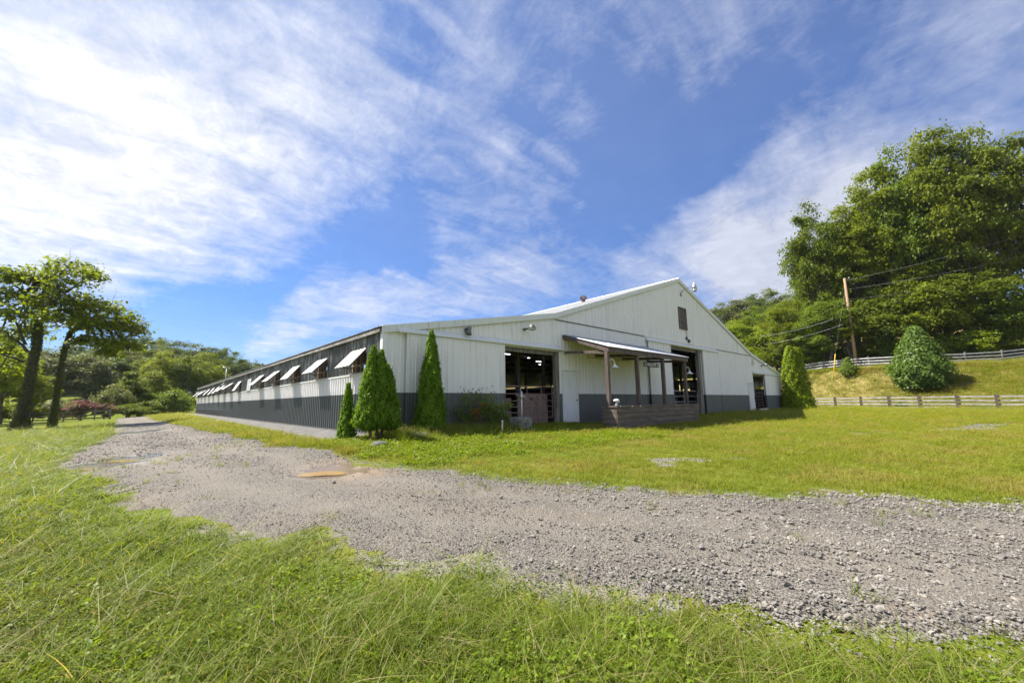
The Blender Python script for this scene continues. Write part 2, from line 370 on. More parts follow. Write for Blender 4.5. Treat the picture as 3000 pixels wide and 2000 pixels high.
class MB:
    """collects shapes, then links them as one mesh"""
    def __init__(s): s.v = []; s.f = []
    def quadbox(s, P):            # 8 corners, bottom ring then top ring
        b = len(s.v); s.v += [tuple(map(float, p)) for p in P]
        s.f += [(b, b+3, b+2, b+1), (b+4, b+5, b+6, b+7), (b, b+1, b+5, b+4), (b+1, b+2, b+6, b+5), (b+2, b+3, b+7, b+6), (b+3, b, b+4, b+7)]
        return s
    def box(s, x0, x1, y0, y1, z0, z1):
        return s.quadbox([(x0, y0, z0), (x1, y0, z0), (x1, y1, z0), (x0, y1, z0), (x0, y0, z1), (x1, y0, z1), (x1, y1, z1), (x0, y1, z1)])
    def bar(s, p, q, wd, ht, up=(0, 0, 1)):
        p = Vector(p); q = Vector(q); d = (q-p).normalized(); u = Vector(up)
        if abs(d.dot(u)) > .97: u = Vector((1, 0, 0))
        sd = d.cross(u).normalized(); u = sd.cross(d).normalized()
        a, b = sd*wd/2, u*ht/2
        return s.quadbox([p-a-b, q-a-b, q+a-b, p+a-b, p-a+b, q-a+b, q+a+b, p+a+b])
    def tube(s, pts, r, n=8, cap=True):
        pts = [Vector(p) for p in pts]; rs = r if hasattr(r, '__len__') else [r]*len(pts)
        b0 = len(s.v); ref = None
        for i, p in enumerate(pts):
            d = (pts[min(i+1, len(pts)-1)] - pts[max(i-1, 0)]).normalized()
            if ref is None or abs(d.dot(ref)) > .98:
                ref = Vector((0, 0, 1)) if abs(d.z) < .9 else Vector((1, 0, 0))
            sd = d.cross(ref).normalized(); u = sd.cross(d).normalized(); ref = u
            for k in range(n):
                a = 2*math.pi*k/n
                s.v.append(tuple(p + (sd*math.cos(a) + u*math.sin(a))*rs[i]))
        for i in range(len(pts)-1):
            for k in range(n):
                a, b = b0+i*n+k, b0+i*n+(k+1) % n
                s.f.append((a, b, b+n, a+n))
        if cap:
            s.f.append(tuple(b0+k for k in reversed(range(n)))); e = b0+(len(pts)-1)*n
            s.f.append(tuple(e+k for k in range(n)))
        return s
    def lathe(s, prof, n=20, c=(0, 0, 0), axis=None):
        """profile of (radius, height); axis: rotation matrix or None"""
        b0 = len(s.v)
        for r, h in prof:
            for k in range(n):
                a = 2*math.pi*k/n; P = Vector((r*math.cos(a), r*math.sin(a), h))
                if axis is not None: P = axis @ P
                s.v.append(tuple(P + Vector(c)))
        for i in range(len(prof)-1):
            for k in range(n):
                a, b = b0+i*n+k, b0+i*n+(k+1) % n
                s.f.append((a, b, b+n, a+n))
        s.f.append(tuple(b0+k for k in reversed(range(n)))); e = b0+(len(prof)-1)*n
        s.f.append(tuple(e+k for k in range(n)))
        return s
    def mesh(s, name, smooth=False):
        me = bpy.data.meshes.new(name); me.from_pydata(s.v, [], s.f); me.update()
        if smooth: me.polygons.foreach_set('use_smooth', [True]*len(me.polygons))
        return me
    def build(s, name, mat, parent=None, smooth=False, world=True, **kw):
        return link(name, s.mesh(name, smooth), mat, parent, world=world, **kw)
def np_mesh(name, V, Q, tint=None, smooth=False):
    """fast mesh from vertex array and face array (all quads or all triangles)"""
    V = np.asarray(V, np.float32); Q = np.asarray(Q, np.int32); k = Q.shape[1]
    me = bpy.data.meshes.new(name)
    me.vertices.add(len(V)); me.vertices.foreach_set('co', V.ravel())
    me.loops.add(Q.size); me.loops.foreach_set('vertex_index', Q.ravel())
    me.polygons.add(len(Q)); me.polygons.foreach_set('loop_start', np.arange(0, Q.size, k, dtype=np.int32))
    me.polygons.foreach_set('loop_total', np.full(len(Q), k, np.int32))
    if smooth: me.polygons.foreach_set('use_smooth', np.ones(len(Q), bool))
    me.update(calc_edges=True)
    if tint is not None:
        a = me.attributes.new('tint', 'FLOAT', 'FACE'); a.data.foreach_set('value', np.asarray(tint, np.float32))
    return me
def bevel(o, wd=.01, seg=2):
    md = o.modifiers.new('bevel', 'BEVEL'); md.width = wd; md.segments = seg; md.limit_method = 'ANGLE'
    return o

# value noise on a plane (numpy)
_NT = rng.random((64, 64))
def vnoise(x, y, s):
    x = np.asarray(x)*s + 100.0; y = np.asarray(y)*s + 100.0
    xi = np.floor(x).astype(int); yi = np.floor(y).astype(int); fx = x-xi; fy = y-yi
    fx = fx*fx*(3-2*fx); fy = fy*fy*(3-2*fy)
    t = lambda i, j: _NT[i % 64, j % 64]
    return (t(xi, yi)*(1-fx)+t(xi+1, yi)*fx)*(1-fy) + (t(xi, yi+1)*(1-fx)+t(xi+1, yi+1)*fx)*fy
def fbm(x, y, s, o=4):
    r = 0; a = .5
    for k in range(o): r = r + a*vnoise(x+17*k, y-9*k, s*2**k); a *= .5
    return r/(1-.5**o)
def sstep(a, b, x):
    t = np.clip((np.asarray(x, float)-a)/(b-a), 0, 1); return t*t*(3-2*t)

# ------------------------------------------------------------------ the lie of the land
BW, BL = 38.35, 54.84           # barn width and length
def ground(x, y):
    x = np.asarray(x, float); y = np.asarray(y, float)
    dx = np.maximum(np.maximum(-x, x-BW), 0); dy = np.maximum(-y, y-BL); dy = np.maximum(dy, 0)
    d = np.hypot(dx, dy)
    A = .95 - .68*sstep(18, 44, x)
    z = -.035 - .05*sstep(0, 2.4, d) - A*(1-np.exp(-np.maximum(d-2, 0)/12))
    z = z + .06*(fbm(x, y, .45, 3)-.5)*sstep(.6, 2.5, d)
    # the bank beyond the lower fence and the wooded hill behind it
    toe = 48.5 + (np.clip(y, -40, 30)+12.8)*.62
    crest = 61.0 + .33*np.abs(y+4)
    crest = np.maximum(crest, toe+6)
    t = sstep(0, 1, (x-toe)/(crest-toe)*.5+.0)*2
    t = np.clip(t, 0, 1)
    bank = 4.9*t + .6*(fbm(x, y, .15, 3)-.5)*t
    hill = .20*np.maximum(x-crest-2, 0)
    hill = 60*(1-np.exp(-hill/60))
    z = z + bank + hill
    # far rise behind the trees on the left
    r = np.maximum(y-70, 0)
    z = z + .06*r*sstep(60, -10, x) * np.exp(-np.maximum(r-160, 0)/200)
    return z
def gz(x, y): return float(ground(x, y))
def height_at(px, py, x, y):
    """height at which the upright over (x, y) crosses the sight line through a pixel"""
    r = ray(px, py); return float(CAM[2] + r[2]*math.hypot(x-CAM[0], y-CAM[1])/math.hypot(r[0], r[1]))
def hit(px, py, d0=20.0, d1=160.0):
    """where the sight line through a pixel meets the land"""
    D = np.linspace(d0, d1, 1400); P = CAM + ray(px, py)[None, :]*D[:, None]
    k = np.argmax(P[:, 2] < ground(P[:, 0], P[:, 1]))
    return P[k] if k else None, D[k]
def axis_coords(lo, hi, c0, c1, fine, growth):
    xs = list(np.arange(c0, c1+1e-6, fine)); s = fine
    x = c1
    while x < hi: s *= growth; x += s; xs.append(x)
    s = fine; x = c0
    while x > lo: s *= growth; x -= s; xs.insert(0, x)
    return np.array(xs)
gx = axis_coords(-500, 700, -9, 16, .25, 1.045); gy = axis_coords(-400, 900, -15, 8, .25, 1.045)
X, Y = np.meshgrid(gx, gy, indexing='ij'); Z = ground(X, Y)
nx, ny = X.shape
idx = np.arange(nx*ny).reshape(nx, ny)
Q = np.stack([idx[:-1, :-1], idx[1:, :-1], idx[1:, 1:], idx[:-1, 1:]], -1).reshape(-1, 4)
# gravel road: left edge / right edge pairs along its run
RL = np.array([(-7.6, 62), (-6.9, 50), (-6.6, 36), (-6.35, 24), (-6.2, 14), (-6.4, 8.5), (-6.5, 4), (-6.35, 2.1), (-5.95, -.3), (-5.46, -2.26), (-4.96, -4.25), (-4.4, -5.75), (-4.0, -6.5), (-3.5, -7.15), (-2.95, -7.85), (-2.6, -8.55), (-2.2, -9.3), (-1.82, -9.95), (-1.42, -10.7), (-1.08, -11.4), (-.5, -12.9), (.2, -15.3), (1.2, -19)])
RR = np.array([(-4.6, 62), (-4.1, 50), (-3.9, 36), (-3.5, 24), (-3.0, 14), (-2.8, 9), (-2.6, 5.5), (-2.5, 3), (-2.4, 1), (-2.27, -.5), (-2.05, -2.05), (-1.78, -3.45), (-1.4, -4.4), (-1.0, -5.1), (-.5, -6.4), (0, -7.25), (.9, -8.3), (1.7, -9.3), (3.0, -10.3), (3.95, -11.6), (5.6, -13), (8.5, -15.5), (13, -19)])
def resample(P, n):
    d = np.r_[0, np.cumsum(np.hypot(*np.diff(P, axis=0).T))]
    t = np.linspace(0, 1, len(P)); tt = np.linspace(0, 1, n)
    # smooth by cubic-ish interpolation over the index
    out = np.stack([np.interp(tt, t, P[:, k]) for k in (0, 1)], -1)
    ker = np.ones(9)/9
    for k in (0, 1):
        pad = np.r_[[out[0, k]]*4, out[:, k], [out[-1, k]]*4]; out[:, k] = np.convolve(pad, ker, 'valid')
    return out
NR = 420; EL = resample(RL, NR); ER = resample(RR, NR)
en = (fbm(EL[:, 0], EL[:, 1], 1.3, 5)-.5)*1.3; EL[:, 0] += en; EL[:, 1] += en*.4
en = (fbm(ER[:, 0]+40, ER[:, 1], 1.3, 5)-.5)*1.1; ER[:, 0] += en; ER[:, 1] += en*.4
ts = np.linspace(0, 1, 26)
RX = EL[:, None, 0]*(1-ts) + ER[:, None, 0]*ts; RY = EL[:, None, 1]*(1-ts) + ER[:, None, 1]*ts
RZ = ground(RX, RY) - .035 + .065*np.sqrt(np.minimum(ts, 1-ts)*9).clip(0, 1)
RZ += .035*(fbm(RX, RY, .8, 3)-.5) * np.minimum(ts, 1-ts).clip(0, .2)*5
PUD = [(-2.52, -3.72, .56, .17, 'mud_orange'), (-5.28, 1.50, .36, .13, 'mud_pale'), (-5.76, .66, .22, .075, 'mud_pale')]
for px_, py_, a_, b_, _ in PUD:
    RZ -= .05*np.exp(-(((RX-px_)/(a_*1.2))**2 + ((RY-py_)/(a_*1.0))**2))
TRK = np.exp(-((ts-.30)/.10)**2) + np.exp(-((ts-.70)/.10)**2)
RZ -= .018*TRK[None, :]
idx = np.arange(NR*26).reshape(NR, 26)
Q = np.stack([idx[:-1, :-1], idx[1:, :-1], idx[1:, 1:], idx[:-1, 1:]], -1).reshape(-1, 4)
me = np_mesh('gravel_road', np.stack([RX, RY, RZ], -1).reshape(-1, 3), Q, smooth=True)
at_ = me.attributes.new('track', 'FLOAT', 'POINT'); at_.data.foreach_set('value', np.broadcast_to(TRK, RX.shape).ravel().astype(np.float32))
tag(link('gravel_road', me, M['gravel']),
    kind='structure', label='grey gravel road bending round in front of the barn')
def in_road(x, y, grow=0.0):
    """point-in-polygon test for the road (vectorised)"""
    P = np.r_[EL, ER[::-1]]; x = np.asarray(x); y = np.asarray(y); ins = np.zeros(x.shape, bool)
    P = P[::3]
    j = len(P)-1
    for i in range(len(P)):
        c = ((P[i, 1] > y) != (P[j, 1] > y)) & (x < (P[j, 0]-P[i, 0])*(y-P[i, 1])/(P[j, 1]-P[i, 1]+1e-12)+P[i, 0])
        ins ^= c; j = i
    return ins
# the land itself, dipping a little under the road bed
_dl = np.minimum(np.min(np.hypot(X[..., None]-EL[None, None, ::8, 0], Y[..., None]-EL[None, None, ::8, 1]), -1), np.min(np.hypot(X[..., None]-ER[None, None, ::8, 0], Y[..., None]-ER[None, None, ::8, 1]), -1))
Z = Z - .14*sstep(.25, .7, _dl)*in_road(X, Y)
nx, ny = X.shape; idx = np.arange(nx*ny).reshape(nx, ny)
Q = np.stack([idx[:-1, :-1], idx[1:, :-1], idx[1:, 1:], idx[:-1, 1:]], -1).reshape(-1, 4)
me = np_mesh('ground', np.stack([X, Y, Z], -1).reshape(-1, 3), Q, smooth=True)
PATCH = [(3.45, -6.8, .62, .34), (4.1, -7.25, .55, .22), (2.95, -7.1, .35, .2), (5.0, -7.6, .4, .15), (23.0, -11.2, 2.6, .8), (20.5, -10.4, 1.3, .3), (26, -11.8, 2.5, .7), (17, -8.8, .8, .3), (15.5, -8.4, .6, .3)]
def bare(x, y):
    b = np.zeros_like(np.asarray(x, float))
    for px_, py_, a_, b_ in PATCH:
        th = -.45; ux = (x-px_)*math.cos(th)+(y-py_)*math.sin(th); uy = -(x-px_)*math.sin(th)+(y-py_)*math.cos(th)
        b = np.maximum(b, np.clip(1.25-np.hypot(ux/a_, uy/b_)*(.6+.9*fbm(x+11, y+5, 2.2, 3)), 0, 1))
    # thin gravel drive in front of the lower fence
    ln = np.abs((x-45.5)-(y+12.8)*.62+1.6)
    b = np.maximum(b, np.clip(1.3-ln/.9, 0, 1)*(y < 2)*(y > -40)*(x > 30))
    return b
edge_bare = np.clip(1.0-_dl/.75, 0, 1)*.75*(fbm(X+7, Y-3, .9, 3)*1.5)
at_ = me.attributes.new('bare', 'FLOAT', 'POINT'); at_.data.foreach_set('value', np.maximum(bare(X, Y), edge_bare).ravel().astype(np.float32))
toe_ = 48.5 + (np.clip(Y, -40, 30)+12.8)*.62
dryv = sstep(-1.0, 1.5, X-toe_)
at_ = me.attributes.new('dry', 'FLOAT', 'POINT'); at_.data.foreach_set('value', dryv.ravel().astype(np.float32))
tag(link('ground', me, M['lawn']), kind='structure', label='grassy ground with the weedy bank and hillside behind')

for k, (px_, py_, a_, b_, mt) in enumerate(PUD):
    th = -YAW; n = 36
    pts = []
    for i in range(n):
        an = 2*math.pi*i/n; rr = 1+.22*math.sin(2*an+1.3*k)+.10*math.sin(5*an+k)+.06*math.sin(9*an)
        ux, uy = a_*rr*math.cos(an), b_*2.0*rr*math.sin(an)
        pts.append((px_+ux*math.cos(th)-uy*math.sin(th), py_+ux*math.sin(th)+uy*math.cos(th)))
    iy = np.argmin(np.abs(EL[:, 1]-py_)); zz = min(RZ.ravel()[np.argsort(np.hypot(RX.ravel()-px_, RY.ravel()-py_))[:6]]) + .022
    mb = MB(); mb.v = [(x_, y_, zz) for x_, y_ in pts] + [(x_, y_, zz-.03) for x_, y_ in pts]
    mb.f = [tuple(range(n))] + [(i, i+n, (i+1) % n+n, (i+1) % n) for i in range(n)]
    tag(mb.build('puddle', M[mt]), kind='structure', label=['orange muddy puddle in the gravel road', 'larger pale brown puddle at the grassy edge of the road', 'smaller pale brown puddle at the grassy edge of the road'][k])

# concrete apron along the long wall
ap = tag(MB().box(-1.2, -.05, .6, BL+.5, -.30, -.16).build('concrete_apron', M['conc']), kind='structure', label='concrete apron along the foot of the long wall')
for k in range(15):
    y0 = .35 + k*3.65; y1 = min(y0+3.64, BL+1.0)
    x0 = -1.75 + .35*min(1, k*.4) + .04*math.sin(k*2.1)
    zo = gz(-1.6, (y0+y1)/2) + .035
    MB().quadbox([(x0, y0, zo-.15), (-.03, y0, -.155), (-.03, y1, -.155), (x0+.02, y1, zo-.15), (x0, y0, zo), (-.03, y0, .004), (-.03, y1, .004), (x0+.02, y1, zo)]).build('slab', M['conc'], ap)
# ------------------------------------------------------------------ the barn
XK, XP = 7.48, BW/2
Z_E, Z_K, Z_P = 3.17, 4.56, 8.42
def roofz(x):
    x = np.minimum(x, BW-np.asarray(x, float))
    return np.where(x < XK, Z_E+(Z_K-Z_E)*x/XK, Z_K+(Z_P-Z_K)*(x-XK)/(XP-XK))
RIB = .2286
def prof(x0, x1, h=.019):
    P = [(x0, 0.0), (x1, 0.0)]; e = max(0, h-.022)*.9
    for k in range(int(x0/RIB)-2, int(x1/RIB)+2):
        c = k*RIB+.11
        P += [(c-.030-e, 0), (c-.013-e*.6, h), (c+.013+e*.6, h), (c+.030+e, 0), (c+RIB/2-.016, 0), (c+RIB/2, .005), (c+RIB/2+.016, 0)]
    P = sorted(q for q in P if x0-1e-9 <= q[0] <= x1+1e-9)
    return P
def sheet(x0, x1, zb, zt, y=0.0, h=.019):
    """ribbed sheet facing -Y between x0 and x1, zb/zt numbers or functions of x"""
    fb = zb if callable(zb) else (lambda x: zb); ft = zt if callable(zt) else (lambda x: zt)
    mb = MB()
    for x, hh in prof(x0, x1, h):
        mb.v += [(x, y-hh, float(fb(x))), (x, y-hh, float(ft(x)))]
    n = len(mb.v)//2
    mb.f = [(2*i, 2*i+2, 2*i+3, 2*i+1) for i in range(n-1)]
    return mb
barn = tag(empty('barn', (0, 0, 0)), 'long white and charcoal metal horse barn with low gabled front', 'barn')
# front wall
fwo = MB().box(8.95, 17.35, .03, .11, -.05, .10).build('front_wall', M['oldwood'], barn)
for a, b in ((0, 4.60), (21.6, 29.7), (33.5, BW)): MB().box(a, b, .03, .11, -.05, .10).build('sill_beam', M['oldwood'], fwo)
OPEN = [(4.67, 7.72, 2.97), (7.88, 8.92, 2.22), (17.38, 21.50, 4.07), (29.76, 30.84, 2.20), (31.05, 33.46, 2.90)]
brk = sorted({0.0, BW, XK, BW-XK} | {a for o in OPEN for a in o[:2]})
cols = []
for a, b in zip(brk[:-1], brk[1:]):
    n = max(1, int(math.ceil((b-a)/.95)))
    cols += [(a+(b-a)*i/n, a+(b-a)*(i+1)/n) for i in range(n)]
for i, (a, b) in enumerate(cols):
    mid = (a+b)/2; zb = -.04
    for o in OPEN:
        if o[0] <= mid <= o[1]: zb = o[2]
    top = (lambda x: roofz(x)-.03) if (mid < XK or mid > BW-XK) else 4.33
    jy = random.uniform(0, .004)
    if zb < 4.3: sheet(a, b, zb, top, -jy).build('wall_panel', M['paint'], fwo)
gcols = np.linspace(XK, BW-XK, 27)
for a, b in ((XK+.12, 14.8), (24.22, BW-XK-.05)): MB().box(a, b, -.034, .0, 4.32, 4.36).build('gable_seam', M['caulk'], barn)
gw = MB().box(XK+.05, BW-XK-.05, .03, .10, 4.30, 4.42).build('gable_wall', M['oldwood'], barn)
VENT = (18.88, 19.92, 5.22, 6.60)
for a, b in zip(gcols[:-1], gcols[1:]):
    mid = (a+b)/2; jy = random.uniform(.006, .011)
    sheet(a, b, 4.34, lambda x: roofz(x)-.03, -jy).build('wall_panel', M['paint'], gw)
# rake trim, corner trim
rk = [((-.08, Z_E-.02), (XK, Z_K)), ((XK, Z_K), (XP, Z_P)), ((XP, Z_P), (BW-XK, Z_K)), ((BW-XK, Z_K), (BW+.08, Z_E-.02))]
for (xa, za), (xb, zb) in rk:
    MB().quadbox([(xa, -.10, za-.19), (xb, -.10, zb-.19), (xb, -.035, zb-.19), (xa, -.035, za-.19), (xa, -.10, za+.03), (xb, -.10, zb+.03), (xb, -.035, zb+.03), (xa, -.035, za+.03)]).build('rake_trim', M['white'], barn)
MB().box(-.045, .12, -.05, -.024, -.04, 3.0).box(-.045, -.025, -.024, .11, -.04, 3.0).build('corner_trim', M['paint'], barn)
MB().box(BW-.10, BW+.03, -.05, -.024, -.04, 3.0).build('corner_trim', M['paint'], barn)
# roofs: sheets side by side along the length
def roof_sheet(xa, za, xb, zb, wd):
    mb = MB()
    for y, h in prof(0, wd, .022):
        mb.v += [(xa, y, za+h), (xb, y, zb+h)]
    n = len(mb.v)//2; mb.f = [(2*i, 2*i+1, 2*i+3, 2*i+2) for i in range(n-1)]
    return mb.mesh('roof_sheet')
NP = 60; PW = (BL+.16)/NP
sl_ = (Z_K-Z_E)/XK
for nm, xa, za, xb, zb in (('lean_to_roof', -.16, Z_E-.16*sl_, XK+.06, Z_K+.012), ('main_roof', XK-.10, Z_K-.033+.02, XP, Z_P)):
    pur = MB()
    for t in np.linspace(.03, .97, 9 if nm[0] == 'l' else 13):
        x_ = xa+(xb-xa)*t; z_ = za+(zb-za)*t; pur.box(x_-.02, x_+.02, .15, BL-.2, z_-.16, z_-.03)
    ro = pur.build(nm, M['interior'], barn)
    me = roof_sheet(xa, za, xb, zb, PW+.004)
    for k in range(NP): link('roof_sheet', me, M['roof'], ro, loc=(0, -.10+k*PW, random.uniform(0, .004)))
mb = MB()
for xa, za, xb, zb in ((XP, Z_P, BW-XK+.1, Z_K-.013), (BW-XK-.06, Z_K+.012, BW+.16, Z_E-.16*sl_)):
    b = len(mb.v); mb.v += [(xa, -.1, za), (xa, BL+.06, za), (xb, BL+.06, zb), (xb, -.1, zb)]; mb.f.append((b, b+1, b+2, b+3))
mb.build('far_roof', M['roof'], barn)
MB().tube([(XP, -.11, Z_P+.015), (XP, BL+.07, Z_P+.015)], .05, 8).build('ridge_cap', M['roof'], barn)
# eave strip of the long wall
MB().box(-.13, -.06, 0, BL, Z_E-.17, Z_E-.06).build('eave_board', M['oldwoodh'], barn)

# long wall: ribbed sheets to sill height, sooty fibreglass above with propped shutters
SILL, HEAD, TOPB = 1.84, 2.62, 3.11
lw = MB().box(.03, .11, .1, BL-.1, 1.72, 1.83).box(.03, .11, .1, BL-.1, .02, .16).build('side_wall', M['oldwood'], barn)
me = sheet(0, PW, -.02, SILL-.005, 0.0, .050).mesh('wall_panel')
for k in range(NP):
    link('wall_panel', me, M['paint'], lw, loc=(-random.uniform(0, .004), min((k+1)*PW, BL), 0), rot=(0, 0, -math.pi/2))
MB().box(-.075, -.053, .03, BL, SILL-.012, SILL+.03).build('sill_strip', M['white'], barn)
MB().box(-.11, -.055, .0, BL, -.05, .035).build('skirt_kerb', M['conc'], barn)
def wavy(wd, z0, z1, pitch=.0762, amp=.011):
    mb = MB(); n = max(2, int(round(wd/pitch*6)))
    for i in range(n+1):
        u = wd*i/n; h = amp*(1+math.cos(2*math.pi*u/pitch)); mb.v += [(u, -h, z0), (u, -h, z1)]
    mb.f = [(2*i, 2*i+2, 2*i+3, 2*i+1) for i in range(n)]
    return mb.mesh('fibreglass_panel')
WC = [1.75+3.65*k for k in range(15)]; WW = 1.2
fb_ = MB().box(.03, .10, .05, BL-.05, 3.0, 3.09).build('fibreglass_band', M['oldwood'], barn)
mA = wavy((3.65-WW)/3, SILL+.02, TOPB); mB_ = wavy(WW, HEAD, TOPB); mC = wavy(WC[0]-WW/2-.12, SILL+.02, TOPB)
def put(me, ytop): link('fibreglass_panel', me, M['soot'], fb_, loc=(-random.uniform(0, .005), ytop, 0), rot=(0, 0, -math.pi/2))
put(mC, WC[0]-WW/2)
for k, yc in enumerate(WC):
    put(mB_, yc+WW/2)
    for j in range(3):
        yt = yc+WW/2+(j+1)*(3.65-WW)/3
        if yt < BL+.05: put(mA, yt)
ANG = [42, 45, 40, 47, 43, 3, 29, 52, 48, 38, 34, 39, 51, 41, 46]
for k, yc in enumerate(WC):
    y0, y1 = yc-WW/2, yc+WW/2
    f = MB().box(-.10, .06, y0-.03, y1+.03, SILL+.031, SILL+.07)
    for yy in (y0+.03, yc-.12, yc+.26, y1-.03): f.box(-.005, .09, yy-.045, yy+.045, SILL+.07, HEAD)
    f.box(-.025, -.006, y0, y1, SILL+.28, SILL+.33)
    wo = f.build('window', M['stud'], barn)
    a = math.radians(ANG[k]); L = .77; sh = MB()
    n = 12
    for i in range(n+1):
        yy = y0-.02+(WW+.04)*i/n; h = .020 if i % 3 == 1 else 0.0
        for s_ in (0, L):
            sh.v.append((-.045-s_*math.sin(a)-h*math.cos(a), yy, HEAD+.0-s_*math.cos(a)+h*math.sin(a)))
    sh.f = [(2*i, 2*i+1, 2*i+3, 2*i+2) for i in range(n)]
    so = sh.build('shutter', M['shutter'], wo)
    md = so.modifiers.new('thickness', 'SOLIDIFY'); md.thickness = .018
    if k != 5:
        pk = MB()
        lo = (-.045-.66*math.sin(a), 0, HEAD-.66*math.cos(a))
        for yy in (y0+.10, y1-.10):
            pk.bar((lo[0], yy, lo[2]), (-.03, yy+.05, SILL+.20), .022, .035)
        for yy in (y0+.05, y1-.05): pk.bar((-.06, yy, HEAD-.02), (-.03-.70*math.sin(a), yy, HEAD-.02-.70*math.cos(a)), .03, .04)
        pk.build('prop_stick', M['stud'], wo)
# rear and right walls
MB().box(0, BW, BL-.06, BL, -.05, 2.9).box(XK, BW-XK, BL-.06, BL, 2.9, 4.4).box(12.5, 26, BL-.06, BL, 4.4, 6.2).build('rear_wall', M['paint'], barn)
rw = MB().box(BW-.05, BW, 0.02, BL, -.05, SILL).box(BW-.05, BW, .02, BL, HEAD, 3.05)
ys = [.02] + [v for yc in WC for v in (yc-WW/2, yc+WW/2)] + [BL]
for a, b in zip(ys[0::2], ys[1::2]): rw.box(BW-.05, BW, a, b, SILL, HEAD)
rwo = rw.build('far_side_wall', M['paint'], barn)
for k in range(8):
    y0, y1 = WC[k]-WW/2, WC[k]+WW/2
    fr = MB()
    for yy in (y0, y1, (y0+y1)/2): fr.box(BW-.06, BW-.02, yy-.02, yy+.02, SILL, HEAD)
    wo = fr.build('window', M['stud'], barn)
    a = math.radians(40); MB().bar((BW+.04, y0, HEAD-.02), (BW+.04, y1, HEAD-.02), .02, .02).quadbox([(BW+.03, y0, HEAD), (BW+.03, y1, HEAD), (BW+.05, y1, HEAD), (BW+.05, y0, HEAD), (BW+.03+.5, y0, HEAD-.55), (BW+.03+.5, y1, HEAD-.55), (BW+.05+.5, y1, HEAD-.55), (BW+.05+.5, y0, HEAD-.55)]).build('shutter', M['shutter'], wo)
# inside: floor, posts, rafters, stalls
MB().box(.02, BW-.06, .12, BL-.07, -.2, -.012).build('floor', M['dirt'], barn)
for j in range(6):
    yy = 2.2 + j*3.65
    for xx in (XK-.05, 12.9, BW-12.9, BW-XK+.05):
        zt = float(roofz(xx))-.25
        MB().box(xx-.085, xx+.085, yy-.085, yy+.085, -.02, zt).build('post', M['oldwood'], barn)
    MB().bar((.1, yy+.1, Z_E-.25), (XK, yy+.1, Z_K-.28), .05, .22).bar((XK, yy+.1, Z_K-.3), (XP, yy+.1, Z_P-.32), .05, .25).bar((XP, yy+.1, Z_P-.32), (BW-XK, yy+.1, Z_K-.3), .05, .25).bar((BW-XK, yy+.1, Z_K-.28), (BW-.1, yy+.1, Z_E-.25), .05, .22).bar((XK, yy+.1, 4.15), (BW-XK, yy+.1, 4.15), .05, .25).build('truss', M['oldwood'], barn)
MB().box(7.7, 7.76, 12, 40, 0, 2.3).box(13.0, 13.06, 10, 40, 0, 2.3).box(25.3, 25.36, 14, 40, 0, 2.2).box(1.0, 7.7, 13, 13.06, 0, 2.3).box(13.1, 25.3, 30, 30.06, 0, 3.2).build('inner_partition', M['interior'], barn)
st = tag(empty('stall_front', (4.8, .45, 0)), 'brown board stall front behind the red gate', 'stall')
MB().box(5.7, 7.45, .45, .49, 1.12, 1.20).box(5.7, 7.45, .45, .49, .05, .13).build('rail', M['stallwood'], st)
xs = np.arange(5.75, 7.30, .17)
for i, xx in enumerate(xs): MB().box(xx, xx+.163, .41+random.uniform(0, .006), .445, .04, 1.16+.01*math.sin(i)).build('board', M['stallwood'], st)
for i, zz in enumerate((.15, .38, .62, .86)): MB().box(4.3, 5.72, .75, .78, zz, zz+.20).build('board', M['stallwood'], st)
MB().box(6.42, 6.60, .385, .408, 1.02, 1.06).box(6.46, 6.50, .37, .408, .95, 1.06).build('latch', M['black'], st)

def strip_lamp(p, L=1.2):
    t = tag(empty('strip_lamp', p), 'lit white strip lamp under the barn roof seen through the open door', 'lamp', 'lit strip lamps inside the barn')
    MB().box(-L/2, L/2, -.05, .05, .03, .06).build('housing', M['greymetal'], t, world=False)
    MB().box(-L/2+.03, L/2-.03, -.03, .03, .01, .028).build('diffuser', M['tubelight'], t, world=False)
for px_, py_, dd in ((1486, 1038, 21), (1578, 1060, 23), (1508, 1029, 25), (1582, 1068, 30), (1608, 1039, 27), (1549, 1049, 29), (1615, 1041, 25)):
    strip_lamp(tuple(at(px_, py_, dd)), .42 if dd < 24 else .26)

# sliding doors on their rails
def sliding_door(x0, x1, z1, y=-.13):
    d = MB().box(x0, x0+.045, y-.022, y+.03, .03, z1).box(x1-.045, x1, y-.022, y+.03, .03, z1).box(x0+.045, x1-.045, y+.004, y+.03, .03, .12).box(x0+.045, x1-.045, y+.004, y+.03, z1-.1, z1)
    o = d.build('sliding_door', M['paint'], barn)
    n = int(round((x1-x0)/.914)) or 1
    for i in range(n):
        a = x0+.046+(x1-x0-.092)*i/n; b = x0+.046+(x1-x0-.092)*(i+1)/n
        sheet(a, b, .04, z1-.005, y-random.uniform(0, .004)).build('door_panel', M['paint'], o)
    return o
def rail_cover(x0, x1, z0, z1, y=-.20):
    mb = MB(); mb.quadbox([(x0, y, z0), (x1, y, z0), (x1, -.03, z0+.02), (x0, -.03, z0+.02), (x0, y, z0+.05), (x1, y, z0+.05), (x1, -.03, z1), (x0, -.03, z1)])
    mb.build('door_rail', M['white'], barn)
sliding_door(.70, 4.63, 3.02); rail_cover(.42, 7.96, 3.02, 3.22)
sliding_door(14.92, 17.38, 4.10); sliding_door(21.66, 24.14, 4.10); rail_cover(14.82, 24.20, 4.09, 4.31)
sliding_door(33.46, 37.45, 2.93); rail_cover(30.94, 38.2, 2.93, 3.13)
